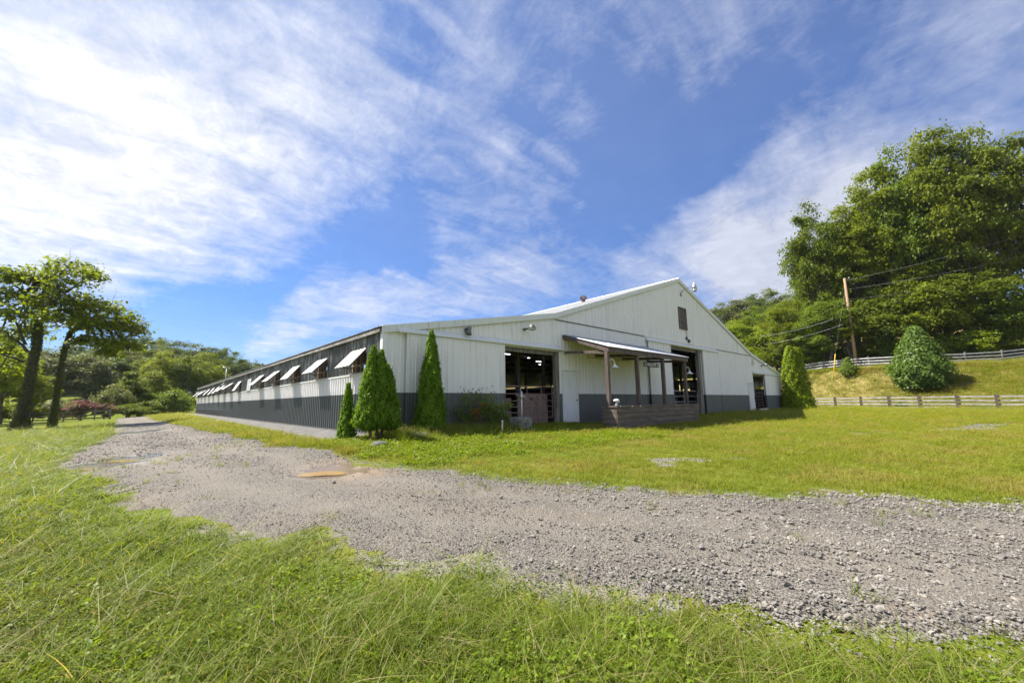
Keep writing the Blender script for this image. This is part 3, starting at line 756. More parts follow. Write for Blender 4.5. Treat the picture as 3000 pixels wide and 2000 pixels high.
# wooden jamb posts and lintels
MB().box(7.50, 7.70, -.045, .12, -.04, 2.96).build('jamb_post', M['oldwood'], barn)
MB().box(21.16, 21.50, -.045, .14, -.04, 4.06).build('jamb_post', M['oldwood'], barn)
MB().box(17.30, 17.37, -.02, .14, -.04, 4.06).build('jamb_post', M['oldwood'], barn)
MB().box(4.60, 7.48, .02, .12, 2.80, 2.96).box(4.60, 7.48, -.03, .015, 2.93, 2.965).build('lintel', M['oldwood'], barn)
MB().box(17.4, 21.14, .02, .12, 3.88, 4.06).build('lintel', M['oldwood'], barn)
MB().box(31.0, 33.5, .02, .12, 2.76, 2.90).build('lintel', M['oldwood'], barn)
MB().box(7.72, 7.86, -.055, -.022, -.03, 3.0).build('jamb_trim', M['paint'], barn)
# plain doors
def man_door(x0, x1, z1):
    f = MB().box(x0, x0+.08, -.06, .04, .0, z1).box(x1-.08, x1, -.06, .04, .0, z1).box(x0-.02, x1+.02, -.075, .04, z1, z1+.07)
    f.build('door_frame', M['white'], barn)
    d = MB().box(x0+.083, x1-.083, -.045, -.005, .03, z1-.008).build('door', M['door'], barn)
    bevel(d, .006)
    MB().lathe([(.012, 0), (.012, .03), (.03, .04), (.033, .06), (.02, .075)], 12, (x1-.15, -.047, .95), Matrix.Rotation(math.pi/2, 3, 'X')).build('door_knob', M['black'], d, True)
    return d
man_door(7.88, 8.92, 2.18); man_door(29.76, 30.84, 2.14)
# slatted vents in the gable and over the small door
def louvre(x0, x1, z0, z1, n, mat_f, mat_s):
    f = MB().box(x0, x0+.07, -.075, -.012, z0, z1).box(x1-.07, x1, -.075, -.012, z0, z1).box(x0+.07, x1-.07, -.075, -.012, z0, z0+.06).box(x0+.07, x1-.07, -.075, -.012, z1-.06, z1).box(x0+.07, x1-.07, -.028, -.024, z0+.06, z1-.06)
    o = f.build('gable_vent', mat_f, barn)
    for i in range(n):
        z = z0+.07+(z1-z0-.14)*(i+.5)/n
        MB().quadbox([(x0+.072, -.080, z-.028), (x1-.072, -.080, z-.028), (x1-.072, -.030, z+.012), (x0+.072, -.030, z+.012), (x0+.072, -.080, z-.016), (x1-.072, -.080, z-.016), (x1-.072, -.030, z+.024), (x0+.072, -.030, z+.024)]).build('slat', mat_s, o)
louvre(18.88, 19.92, 5.22, 6.60, 18, M['brown'], M['oldwoodh'])
louvre(31.0, 31.46, 3.62, 4.14, 5, M['white'], M['white'])
# stain left on the wall where a sign hung
MB().box(9.75, 12.9, -.026, -.0245, 2.86, 2.88).box(9.70, 9.735, -.026, -.0245, 2.80, 3.0).box(12.93, 12.96, -.026, -.0245, 2.80, 3.0).build('sign_mark', M['oldwood'], barn)
# wires and box under the gable vent
MB().box(19.92, 20.10, -.12, -.022, 4.46, 4.64).build('junction_box', M['black'], barn)
MB().tube([(19.75, -.05, 5.2), (19.72, -.06, 5.0), (19.80, -.06, 4.85), (19.70, -.07, 4.70), (19.74, -.05, 4.55)], .012, 6).box(19.68, 19.78, -.10, -.03, 4.62, 4.78).build('loose_cable', M['black'], barn)
# rotating roof vent
tv = tag(empty('roof_turbine', (16.2, 5.1, float(roofz(16.2)))), 'rusty round turbine vent on the main roof', 'roof vent')
MB().lathe([(.13, -.1), (.13, .12)], 14).build('neck', M['rust'], tv, world=False)
for i in range(14):
    a = 2*math.pi*i/14; P = []
    for t in np.linspace(0, math.pi, 7): P.append((.20*math.sin(t)*math.cos(a+t*.25)+.02*math.cos(a), .20*math.sin(t)*math.sin(a+t*.25)+.02*math.sin(a), .29-.15*math.cos(t)))
    MB().tube(P, .022, 4).build('fin', M['rust'], tv, world=False)

# ------------------------------------------------------------------ gates
def tube_gate(name, x0, x1, y, zs, stiles, mat, label, zb, r=.021):
    t = tag(empty(name, (x0, y, 0)), label, 'gate', 'tube gates in the barn doorways')
    zt = zs[0]; rc = .14
    MB().tube([(x0, y, zb), (x0, y, zt), (x1-rc, y, zt), (x1-rc*.4, y, zt-rc*.12), (x1-rc*.1, y, zt-rc*.42), (x1, y, zt-rc), (x1, y, zb), (x0, y, zb)], r, 8).build('frame', mat, t, True)
    for z in zs[1:]: MB().tube([(x0, y, z), (x1, y, z)], r*.85, 8).build('bar', mat, t, True)
    for x in stiles: MB().box(x-.016, x+.016, y-.032, y-.026, zb, zt).build('stile', mat, t)
    MB().tube([(x1, y-.01, zt-.25), (x1+.10, y-.03, zt-.27)], .012, 6).build('latch', M['galvtube'], t)
    return t
tube_gate('tube_gate', 4.70, 7.42, .12, [1.50, 1.21, .94, .72, .50], [5.95, 6.75], M['redtube'], 'faded red tube gate behind the hydrant in the left doorway', .27)
tube_gate('tube_gate', 17.42, 21.10, .16, [1.45, 1.12, .80, .52], [19.2], M['galvtube'], 'grey tube gate across the tall middle doorway', .25)
tube_gate('tube_gate', 31.10, 33.40, .16, [1.42, 1.1, .85, .6, .38], [32.2], M['redtube'], 'faded red tube gate in the small doorway by the white door', .15)
# corral panels leaning inside the middle doorway
for k in range(3):
    t = tag(empty('corral_panel', (20.2+.28*k, 1.4+.25*k, 0)), 'grey corral panel leaning inside the tall doorway', 'gate', 'corral panels leaning inside')
    for i in range(7):
        x_ = i*.17
        MB().tube([(x_-.4, .0, 0), (x_+.12, .35, 1.75)], .018, 6).build('bar', M['galvtube'], t, True, world=False)
    for u in (.03, .97): MB().tube([(-.4+.52*u, .35*u, 1.75*u), (1.02-.4+.52*u, .35*u, 1.75*u)], .018, 6).build('end_rail', M['galvtube'], t, True, world=False)
# stall doors seen through the small doorway
so = tag(empty('stall_door', (31.2, 1.6, 0)), 'dark brown board stall door behind the small doorway gate', 'stall door')
for i in range(12): MB().box(31.1+i*.22, 31.31+i*.22, 1.60, 1.63, .05, 1.12).build('board', M['stallwood'], so)
MB().box(31.1, 33.7, 1.66, 1.70, 1.0, 1.1).build('rail', M['stallwood'], so)
ip = tag(MB().box(32.1, 33.9, 3.2, 3.25, 1.15, 2.5).build('inner_panel', M['door']), 'pale panel hanging inside beyond the small doorway', 'panel')

# ------------------------------------------------------------------ porch with planter
pc = tag(empty('porch_canopy', (8.05, -2.2, 0)), 'brown timber porch canopy with ribbed metal roof on the barn front', 'canopy')
PX0, PX1, PYF, ZB, ZF = 8.03, 14.75, -2.30, 3.74, 2.98
frm = MB()
npn = 8
for i in range(npn):
    a = PX0-.04+(PX1-PX0+.08)*i/npn; b = PX0-.04+(PX1-PX0+.08)*(i+1)/npn
    mb = MB()
    for x, h in prof(a, b, .02): mb.v += [(x, PYF-.06, ZF-.012+h), (x, -.03, ZB+h)]
    n = len(mb.v)//2; mb.f = [(2*j, 2*j+2, 2*j+3, 2*j+1) for j in range(n-1)]
    mb.build('roof_sheet', M['galv'], pc)
MB().box(PX0, PX1, PYF, PYF+.045, ZF-.21, ZF-.025).build('fascia', M['brown'], pc)
for x in (PX0+.02, 10.2, 12.4, PX1-.02):
    MB().bar((x, -.06, ZB-.10), (x, PYF+.05, ZF-.12), .045, .15).build('rafter', M['brown'], pc)
    MB().bar((x+.05, -.06, ZF-.02), (x+.05, PYF+.05, ZF-.20), .045, .12).build('tie_beam', M['brown'], pc)
for y in (-.75, -1.5): MB().bar((PX0, y, ZB-.045+(ZF-ZB)*(-y)/2.3), (PX1, y, ZB-.045+(ZF-ZB)*(-y)/2.3), .09, .04).build('purlin', M['brown'], pc)
MB().box(PX0, PX1, -.07, -.028, ZB-.22, ZB-.06).build('ledger', M['brown'], pc)
PXS = [8.10, 10.22, 12.40, 14.55]
for x in PXS: MB().box(x-.068, x+.068, -2.245, -2.11, -.10, ZF-.10).build('post', M['brown'], pc)
plr = tag(empty('planter_box', (11.4, -2.3, 0)), 'long dark brown plank planter box in front of the porch', 'planter')
GX0, GX1, GY0, GY1, GT = 7.98, 14.86, -2.58, -1.93, .72
pz = [-.22, .03, .24, .445, .65]
for r_ in range(4):
    z0, z1 = pz[r_]+.006, pz[r_+1]-.006
    cuts = [GX0] + sorted(GX0+(GX1-GX0)*f for f in ((.33, .66) if r_ % 2 else (.62,))) + [GX1]
    for a, b in zip(cuts[:-1], cuts[1:]):
        MB().box(a+.004, b-.004, GY0-random.uniform(0, .008), GY0+.04, z0, z1+random.uniform(-.006, .004)).build('plank', M['brownh'], plr)
    for xa in (GX0, GX1-.04): MB().box(xa-random.uniform(0, .008), xa+.04, GY0+.045, GY1, z0, z1).build('plank', M['brownh'], plr)
    MB().box(GX0+.045, GX1-.045, GY1-.04, GY1, z0, z1).build('plank', M['brownh'], plr)
MB().box(GX0-.03, GX1+.03, GY0-.035, GY0+.09, pz[-1], GT).build('cap_board', M['oldwoodh' if 0 else 'brownh'], plr)
MB().box(GX0-.03, GX0+.10, GY0+.095, GY1+.03, pz[-1], GT-.004).box(GX1-.10, GX1+.03, GY0+.095, GY1+.03, pz[-1], GT-.004).box(GX0+.105, GX1-.105, GY1-.08, GY1+.03, pz[-1], GT-.002).build('cap_board', M['brownh'], plr)
MB().box(GX0+.05, GX1-.05, GY0+.05, GY1-.05, -.2, .50).build('soil', M['dirt'], plr)
for x_, z_ in ((9.55, .68), (8.95, .685), (8.15, .70)): MB().box(x_, x_+.07, GY0-.042, GY0-.0365, z_-.03, z_+.03).build('chipped_patch', M['letter'], plr)
fg = tag(empty('figurine', (8.16, -2.47, GT)), 'small white glazed figurine on the planter corner by the lamp post', 'figurine')
MB().lathe([(.05, 0), (.055, .03), (.038, .07), (.035, .12), (.045, .15)], 14).build('stem', M['lampwhite'], fg, True, world=False)
MB().lathe([(.05, .148), (.115, .16), (.12, .19), (.09, .23), (.04, .25), (.005, .255)], 16).build('cap', M['lampwhite'], fg, True, world=False)
MB().lathe([(.005, .10), (.05, .12), (.055, .15), (.03, .19), (.005, .20)], 12, (.11, 0, -.01)).build('bud', M['lampwhite'], fg, True, world=False)

def goose_lamp(x, y, z, label):
    t = tag(empty('gooseneck_lamp', (x, y, z)), label, 'lamp', 'white gooseneck lamps on the porch posts')
    MB().lathe([(.055, 0), (.055, .02), (.03, .035)], 14, (0, 0, 0), Matrix.Rotation(math.pi/2, 3, 'Y')).box(.0, .03, -.03, .03, -.06, .09).build('mount', M['lampwhite'], t, True, world=False)
    P = [(.03, 0, 0), (.05, 0, .10), (.055, 0, .28)] + [(.055+.13*(1-math.cos(a)), -.02*a, .28+.13*math.sin(a)) for a in np.linspace(.25, math.pi, 8)] + [(.315, -.062, .22)]
    MB().tube(P, .014, 8).build('arm', M['lampwhite'], t, True, world=False)
    MB().lathe([(.028, .04), (.032, 0), (.06, -.02), (.07, -.06), (.165, -.125), (.175, -.135), (.165, -.14), (.06, -.07), (.02, -.05)], 22, (.315, -.062, .21)).build('shade', M['lampwhite'], t, True, world=False)
    MB().lathe([(.02, -.05), (.035, -.08), (.03, -.115), (.005, -.125)], 12, (.315, -.062, .21)).build('bulb', M['glasslens'], t, True, world=False)
goose_lamp(8.168, -2.19, 2.10, 'white gooseneck lamp on the first porch post above the figurine')
goose_lamp(14.618, -2.19, 2.10, 'white gooseneck lamp on the last porch post by the tall doorway')
# WELCOME sign
sg = tag(empty('welcome_sign', (11.42, -2.18, 2.44)), 'black scalloped WELCOME sign hanging between porch posts', 'sign')
ol = []
for u, h in ((-.66, .0), (-.64, .07), (-.58, .09), (-.52, .075), (-.47, .10), (-.40, .085), (-.30, .10), (.30, .10), (.40, .085), (.47, .10), (.52, .075), (.58, .09), (.64, .07), (.66, 0)): ol.append((u, h))
ol = ol + [(u, -h) for u, h in ol[-2:0:-1]]
mb = MB(); n = len(ol); mb.v = [(u, -.012, h) for u, h in ol] + [(u, .012, h) for u, h in ol]
mb.f = [tuple(range(n)), tuple(range(2*n-1, n-1, -1))] + [(i, i+n, (i+1) % n+n, (i+1) % n) for i in range(n)]
mb.build('board', M['black'], sg, world=False)
fc = bpy.data.curves.new('welcome_text', 'FONT'); fc.body = 'WELCOME'; fc.size = .185; fc.align_x = 'CENTER'; fc.align_y = 'CENTER'; fc.extrude = .004; fc.space_character = 1.05
fo = bpy.data.objects.new('tmp', fc); COL.objects.link(fo); bpy.context.view_layer.update()
me = bpy.data.meshes.new_from_object(fo.evaluated_get(bpy.context.evaluated_depsgraph_get())); bpy.data.objects.remove(fo)
o = link('lettering', me, M['letter'], sg, loc=(0, -.018, 0), rot=(math.pi/2, 0, 0)); o.scale = (.82, 1, 1)
for s_ in (-1, 1):
    mb = MB()
    for a, L in ((.5, .09), (1.2, .08), (2.2, .07), (-.4, .06)):
        c_ = Vector((s_*.52, -.0165, -.03)); d_ = Vector((math.cos(a), 0, math.sin(a)))*L; p_ = Vector((-d_.z, 0, d_.x))*.28
        b = len(mb.v); mb.v += [tuple(c_), tuple(c_+d_*.5+p_), tuple(c_+d_), tuple(c_+d_*.5-p_)]; mb.f.append((b, b+1, b+2, b+3))
    mb.build('leaf_emblem', M['letter'], sg, world=False)
MB().tube([(-.5, 0, .08), (-.5, 0, .40)], .006, 5).tube([(.5, 0, .08), (.5, 0, .40)], .006, 5).build('hanger', M['black'], sg, world=False)

# ------------------------------------------------------------------ lights and fittings on the walls
def barn_light(x, z, label):
    t = tag(empty('barn_light', (x, -.03, z)), label, 'lamp', 'dusk-to-dawn lights on the barn front')
    MB().box(-.06, .0, -.10, 0, -.05, .05).tube([(-.03, -.05, 0), (.02, -.30, .02)], .03, 8).build('bracket', M['greymetal'], t, world=False)
    MB().lathe([(.05, .14), (.09, .13), (.10, .05), (.15, .03), (.16, -.01)], 16, (.06, -.38, .02)).build('housing', M['greymetal'], t, True, world=False)
    MB().lathe([(.155, -.012), (.15, -.05), (.11, -.09), (.04, -.10)], 16, (.06, -.38, .02)).build('lens', M['glasslens'], t, True, world=False)
barn_light(5.75, 3.70, 'grey dusk-to-dawn light above the left doorway rail')
barn_light(33.2, 3.66, 'small grey dusk-to-dawn light above the small doorway')
t = tag(empty('flood_lamp', (2.95, -.03, 3.30)), 'weathered grey bell-shaped flood lamp above the sliding door rail', 'lamp')
MB().box(-.05, .05, -.06, 0, .0, .14).tube([(0, -.05, .12), (0, -.16, .13)], .02, 6).build('bracket', M['greymetal'], t, world=False)
MB().lathe([(.03, .22), (.06, .20), (.065, .10), (.09, .02), (.115, -.08), (.10, -.085), (.06, -.02)], 14, (0, -.18, -.02), Matrix.Rotation(.25, 3, 'Y')).build('bell', M['concold'], t, True, world=False)
t = tag(empty('yard_light', (19.42, -.03, 7.50)), 'grey yard light on a curved arm at the gable peak', 'lamp')
MB().tube([(0, 0, 0), (.05, -.12, .18), (.16, -.30, .32), (.30, -.48, .38), (.42, -.60, .38)], .024, 8).box(-.06, .06, -.04, 0, -.14, .1).build('arm', M['galvtube'], t, True, world=False)
MB().lathe([(.03, .42), (.05, .40), (.06, .30), (.11, .26), (.13, .10), (.14, -.02)], 16, (.48, -.68, .26)).build('head', M['galvtube'], t, True, world=False)
MB().lathe([(.135, -.022), (.13, -.12), (.10, -.18), (.03, -.19)], 16, (.48, -.68, .26)).build('lens', M['glasslens'], t, True, world=False)
# thin lamp mast on the long wall
t = tag(empty('lamp_mast', (-.16, 30.0, 1.9)), 'thin grey lamp mast rising above the eave of the long wall', 'lamp post')
MB().tube([(0, 0, 0), (0, 0, 2.05)], .035, 8).build('mast', M['galvtube'], t, True, world=False)
MB().tube([(0, 0, 2.03), (-.03, -.06, 2.16), (-.10, -.16, 2.2), (-.2, -.28, 2.18)], .022, 7).lathe([(.04, .06), (.08, .04), (.11, -.03), (.03, -.06)], 12, (-.22, -.30, 2.16)).build('lamp_arm', M['galvtube'], t, True, world=False)
MB().box(-.05, .14, -.05, .05, .05, .12).box(-.05, .14, -.05, .05, .95, 1.02).build('clamp', M['greymetal'], t, world=False)
MB().box(-.10, -.04, .35, .55, .85, .97).box(-.18, -.08, .5, .62, .70, .86).build('flood_head', M['lampwhite'], t, world=False)
# small fittings
t = tag(empty('splash_pipe', (31.3, -.45, .0)), 'short white drain pipe lying at the foot of the far white door', 'pipe')
MB().tube([(-.35, .12, .06), (.35, -.12, .10)], .085, 12).build('barrel', M['pvc'], t, True, world=False)
MB().tube([(.33, -.115, .10), (.42, -.145, .102)], .10, 12).build('collar', M['pvc'], t, True, world=False)

# ------------------------------------------------------------------ hydrant block, pipe stub, rocks
BX, BY = 4.35, -1.25
bz = gz(BX, BY)
t = tag(empty('concrete_block', (BX, BY, bz)), 'round-edged mossy concrete block under the hydrant', 'block')
ob = MB().box(-.30, .30, -.26, .26, -.10, .46).build('block', M['concold'], t, world=False); bevel(ob, .04, 3)
t = tag(empty('yard_hydrant', (BX+.02, BY-.03, bz+.46)), 'galvanised yard hydrant standing on the concrete block', 'hydrant')
MB().tube([(0, 0, 0), (0, 0, .62)], .022, 10).build('riser', M['pvc'], t, True, world=False)
MB().lathe([(.03, .60), (.045, .63), (.045, .72), (.032, .76), (.032, .84), (.015, .87)], 14).tube([(0, 0, .68), (.07, -.03, .685), (.11, -.05, .66), (.115, -.052, .60)], .024, 8).build('head', M['galvtube'], t, True, world=False)
MB().tube([(0, 0, .82), (-.03, .03, .90), (.02, .06, .99)], .012, 6).build('handle', M['galvtube'], t, True, world=False)
MB().tube([(-.02, 0, .66), (-.07, .02, .64)], .028, 8).build('vent_knob', M['greymetal'], t, True, world=False)
PX_, PY_ = 3.05, -1.80
t = tag(empty('pipe_stub', (PX_, PY_, gz(PX_, PY_))), 'upright white plastic pipe stub in the long grass', 'pipe')
MB().tube([(0, 0, -.1), (.012, 0, .40)], .024, 12).build('pipe', M['pvc'], t, True, world=False)
MB().tube([(.011, 0, .36), (.013, 0, .43)], .030, 12).build('cap', M['pvc'], t, True, world=False)
def rock_mesh(name, seed, sub=2, flat=.6):
    bm = bmesh.new(); bmesh.ops.create_icosphere(bm, subdivisions=sub, radius=1.0)
    r = random.Random(seed); ax = [(Vector((r.gauss(0, 1), r.gauss(0, 1), r.gauss(0, 1))).normalized(), r.uniform(.55, .9)) for _ in range(9)]
    for v in bm.verts:
        for d, h in ax:
            k = v.co.dot(d)
            if k > h: v.co -= d*(k-h)
        v.co *= 1+r.uniform(-.04, .04); v.co.z *= flat
    me = bpy.data.meshes.new(name); bm.to_mesh(me); bm.free(); return me
for (x_, y_, s_, lb) in ((.62, -1.15, .30, 'grey rock in the grass between the two arborvitae'), (-.95, -2.0, .22, 'flat brown-grey rock in the grass beside the muddy puddle')):
    o = link('field_rock', rock_mesh('field_rock', int(s_*100), 3, .55), M['rock'], loc=(x_, y_, gz(x_, y_)+s_*.25), rot=(0, 0, 1.1)); o.scale = (s_*1.3, s_, s_)
    tag(o, lb, 'rock')

# ------------------------------------------------------------------ fences
def board_fence(name, P, rails, hgt, mat, pmat, label, cat='fence', pw=.12, far=False):
    x0, y0 = P[0]
    t = tag(empty(name, (x0, y0, gz(x0, y0))), label, cat)
    for i, (x, y) in enumerate(P):
        z = gz(x, y); h = hgt*random.uniform(1.0, 1.05)
        MB().box(x-pw/2, x+pw/2, y-pw/2, y+pw/2, z-.2, z+h).build('post', pmat, t)
    for (xa, ya), (xb, yb) in zip(P[:-1], P[1:]):
        za, zb = gz(xa, ya), gz(xb, yb); d = Vector((xb-xa, yb-ya, 0)).normalized(); s_ = Vector((d.y, -d.x, 0))
        c_ = Vector((CAM[0]-xa, CAM[1]-ya, 0))
        if (s_.dot(c_) < 0) != far: s_ = -s_
        off = s_*(pw/2+.022)
        for r_ in range(rails):
            f = (r_+.55)/rails*.98; j = random.uniform(-.02, .02)
            MB().bar(Vector((xa, ya, za+hgt*f+j))+off, Vector((xb, yb, zb+hgt*f-j+random.uniform(-.02, .02)))+off, .035, .14).build('rail', mat, t)
    return t
LF = []
for px_, dd in ((2330, 54), (2385, 50.5), (2446, 47.2), (2522, 44.2), (2604, 41.2), (2693, 38.5), (2804, 36.0), (2921, 33.8), (3040, 31.8), (3170, 30.0)):
    p_ = at(px_, 1180, dd); LF.append((p_[0], p_[1]))
board_fence('lower_fence', LF, 4, 1.32, M['oldwoodh'], M['brown'], 'weathered grey four-board fence at the foot of the bank', pw=.17, far=True)
UF = []
for px_, dd in ((2240, 68), (2290, 64), (2345, 60.5), (2405, 57.5), (2470, 54.5), (2545, 52), (2630, 50), (2725, 48.4), (2830, 47.2), (2940, 46.2), (3060, 45.4), (3190, 44.8)):
    p_ = at(px_, 1060, dd); UF.append((p_[0], p_[1]))
board_fence('upper_fence', UF, 4, 1.45, M['railpale'], M['oldwoodh'], 'pale weathered four-board fence along the top of the bank')
BF = [tuple(at(px_, 1235, 47)[:2]) for px_ in range(-40, 330, 45)]
board_fence('pasture_fence', BF, 3, 1.2, M['oldwood'], M['oldwood'], 'dark board fence beyond the ivy-clad trees')

# ------------------------------------------------------------------ utility pole, wires, guy markers
pb, pd_ = hit(2510, 1078); pzb = gz(pb[0], pb[1])
ptop = np.array([pb[0], pb[1], height_at(2476, 815, pb[0], pb[1])])
t = tag(empty('utility_pole', (pb[0], pb[1], pzb)), 'tall orange-brown wooden utility pole on the bank', 'pole')
MB().tube([(pb[0], pb[1], pzb-.4), (pb[0], pb[1], (pzb+ptop[2])/2), (ptop[0], ptop[1], ptop[2])], [.19, .17, .13], 14).build('shaft', M['pole'], t, True)
MB().tube([(ptop[0]-.1, ptop[1]+.1, ptop[2]-.05), (ptop[0]+.45, ptop[1]-.45, ptop[2]-.05)], .03, 6).lathe([(.05, 0), (.07, .05), (.04, .12)], 10, (ptop[0]+.45, ptop[1]-.45, ptop[2]-.03)).build('bracket', M['galvtube'], t)
def wire(name, a, b, sag, label, r=.014, group='power lines'):
    P = []
    for u in np.linspace(0, 1, 25):
        q = np.asarray(a)*(1-u)+np.asarray(b)*u; P.append((q[0], q[1], q[2]-sag*4*u*(1-u)))
    return tag(MB().tube(P, r, 5, False).build(name, M['wire'], None, True), label, 'power line', group)
for py_, ey, lb in ((822, 640, 'top power line running off from the utility pole tip'), (848, 715, 'middle power line running off from the utility pole'), (878, 768, 'lowest power line running off from the utility pole')):
    p0 = np.array([pb[0], pb[1], height_at(2478, py_, pb[0], pb[1])]); p1 = at(3150, ey, pd_-3); wire('power_line', p0, p1, .45, lb, .013)
for (a, b), lb in ((((2225, 985), (2440, 935)), 'upper slack wire in front of the trees left of the pole'), (((2240, 1008), (2470, 950)), 'lower slack wire in front of the trees left of the pole')):
    wire('slack_wire', at(*a, 62), at(*b, 50), .3, lb, .012)
for px_, py0, py1, lb in ((2441, 1036, 1118, 'longest yellow guy marker in the bank weeds'), (2456, 1017, 1062, 'yellow guy marker leaning nearest the utility pole'), (2465, 1040, 1064, 'short yellow guy marker behind the weeds')):
    b, bd_ = hit(px_, py1); a = at(px_+6, py0, bd_); g_ = gz(b[0], b[1]); b[2] = g_-.05
    t = tag(empty('guy_marker', (b[0], b[1], g_)), lb, 'guy marker', 'yellow guy wire markers')
    MB().tube([tuple(b), tuple(a)], .045, 8).build('sleeve', M['yellow'], t, True)
    e_ = ptop.copy(); e_[2] -= .5+.3*(px_ % 3)
    MB().tube([tuple(a), tuple(e_)], .006, 5).build('guy_wire', M['wire'], t, True)
# ------------------------------------------------------------------ foliage
def unit(a): return a/np.maximum(np.linalg.norm(a, axis=-1, keepdims=True), 1e-9)
def leaf_quads(C, N, size, r, asp=.6, fold=.10):
    n = len(C); N = unit(N); t = r.normal(size=(n, 3)); t = unit(t - (t*N).sum(1, keepdims=True)*N); b = np.cross(N, t)
    s = (np.full(n, size) if np.isscalar(size) else size)[:, None]
    V = np.stack([C-t*s*.5, C+b*s*asp*.5+N*s*fold, C+t*s*.5, C-b*s*asp*.5+N*s*fold], 1).reshape(-1, 3)
    return V, np.arange(4*n).reshape(n, 4)
def sphere(r, n): return unit(r.normal(size=(n, 3)))
def lobes_to_leaves(L, r, clumps, per, leaf, spread=.32, up=.5, zsq=.8):
    """L rows: x y z radius.  Leaf clumps sit on the skin of every lobe"""
    Cs, Ns, Ts = [], [], []
    for x, y, z, R in L:
        k = max(4, int(clumps*(R**1.6))) if clumps < 0 else clumps
        d = sphere(r, k); d[:, 2] = np.where(d[:, 2] < -.35, -d[:, 2], d[:, 2])
        pc_ = np.array([x, y, z]) + d*R*r.uniform(.62, 1.08, (k, 1))*np.array([1, 1, zsq])
        cr = R*spread*r.uniform(.6, 1.3, (k, 1, 1))
        off = r.normal(size=(k, per, 3))*cr*np.array([1, 1, .55])
        P = (pc_[:, None, :]+off).reshape(-1, 3)
        nn = np.repeat(d, per, 0)*.55 + np.array([0, 0, up]) + r.normal(size=(k*per, 3))*.55
        tint = np.clip(np.repeat(r.uniform(0, 1, k), per)*.6 + r.uniform(0, 1, k*per)*.4, 0, 1)
        Cs.append(P); Ns.append(nn); Ts.append(tint)
    C = np.concatenate(Cs); N = np.concatenate(Ns); T = np.concatenate(Ts)
    V, Q = leaf_quads(C, N, leaf*r.uniform(.7, 1.3, len(C)), r)
    return V, Q, T
def limb(mb, a, b, r0, r1, rr, n=5, wob=.06, sides=7):
    a = np.asarray(a, float); b = np.asarray(b, float); L = np.linalg.norm(b-a); P = []; R = []
    for u in np.linspace(0, 1, n):
        p_ = a*(1-u)+b*u; p_ = p_ + rr.normal(size=3)*L*wob*(u*(1-u)*4); p_[2] += L*.10*u*(1-u)*2
        P.append(tuple(p_)); R.append(r0*(1-u)+r1*u)
    mb.tube(P, R, sides); return P
def make_tree(seed, H, W, base=.28, nl=26, clumps=22, per=26, leaf=.36, shape='oval'):
    r = np.random.default_rng(seed); L = []
    cz = H*(base+1)/2; hz = H*(1-base)/2
    for i in range(nl):
        d = sphere(r, 1)[0]; q = r.uniform(.45, .86)
        x, y, z = d[0]*W/2*q, d[1]*W/2*q, d[2]*hz*q
        u = (z/hz+1)/2
        if shape == 'oval': k = 1.12-.45*u
        elif shape == 'flat': k = .75+.5*u
        elif shape == 'cone': k = 1.45*(1.02-u)
        else: k = 1.0
        L.append((x*k, y*k, cz+z, W*r.uniform(.06, .15)*(.75+.25*k)))
    for a in np.linspace(0, 6.28, 6)[:-1]: L.append((W*.2*math.cos(a+seed), W*.2*math.sin(a+seed), cz+hz*r.uniform(-.2, .5), W*.2))
    L.append((0, 0, cz+hz*.80, W*.13))
    V, Q, T = lobes_to_leaves(L, r, clumps, per, leaf)
    crown = np_mesh('crown', V, Q, T)
    mb = MB(); top = (W*.03*r.normal(), W*.03*r.normal(), cz+hz*.35)
    P = limb(mb, (0, 0, -.5), top, H*.017+.06, H*.005, r, 7, .02, 9)
    for x, y, z, R in L[::2]:
        s_ = r.uniform(.35, .85); st_ = np.array(P[int(s_*6)])
        limb(mb, st_, (x, y, z), H*.006*(1.3-s_)+.02, .02, r, 5, .07, 5)
    trunk = mb.mesh('trunk', True)
    return dict(crown=crown, trunk=trunk, H=float(V[:, 2].max())*.985, W=2*float(np.percentile(np.hypot(V[:, 0], V[:, 1]), 97)))
def place_tree(pt, name, x, y, H, W, mat, label, cat='tree', group=None, rz=None, bark='bark', z=None):
    if cat == 'tree': W = min(W, H*1.08)
    if H/W < 1.25 and pt in PT: pt = PR[PT.index(pt) % len(PR)]
    t = empty(name, (x, y, gz(x, y) if z is None else z), random.uniform(0, 6.28) if rz is None else rz)
    t.scale = (W/pt['W'], W/pt['W']*random.uniform(.92, 1.08), H/pt['H'])
    for k, mm in (('crown', mat), ('trunk', M[bark])):
        me = pt[k]
        if not me.materials: me.materials.append(mm)
        o = bpy.data.objects.new(k, me); COL.objects.link(o); o.parent = t
        o.material_slots[0].link = 'OBJECT'; o.material_slots[0].material = mm
    return tag(t, label, cat, group)
def tree_at(pt, name, px_, top, depth, wpx, mat, label, group=None, cat='tree', bark='bark'):
    p_ = at(px_, 1180, depth); zt = height_at(px_, top, p_[0], p_[1]); g_ = gz(p_[0], p_[1])
    return place_tree(pt, name, p_[0], p_[1], max(zt-g_, 1.0), wpx*depth/F_PX, mat, label, cat, group, bark=bark)

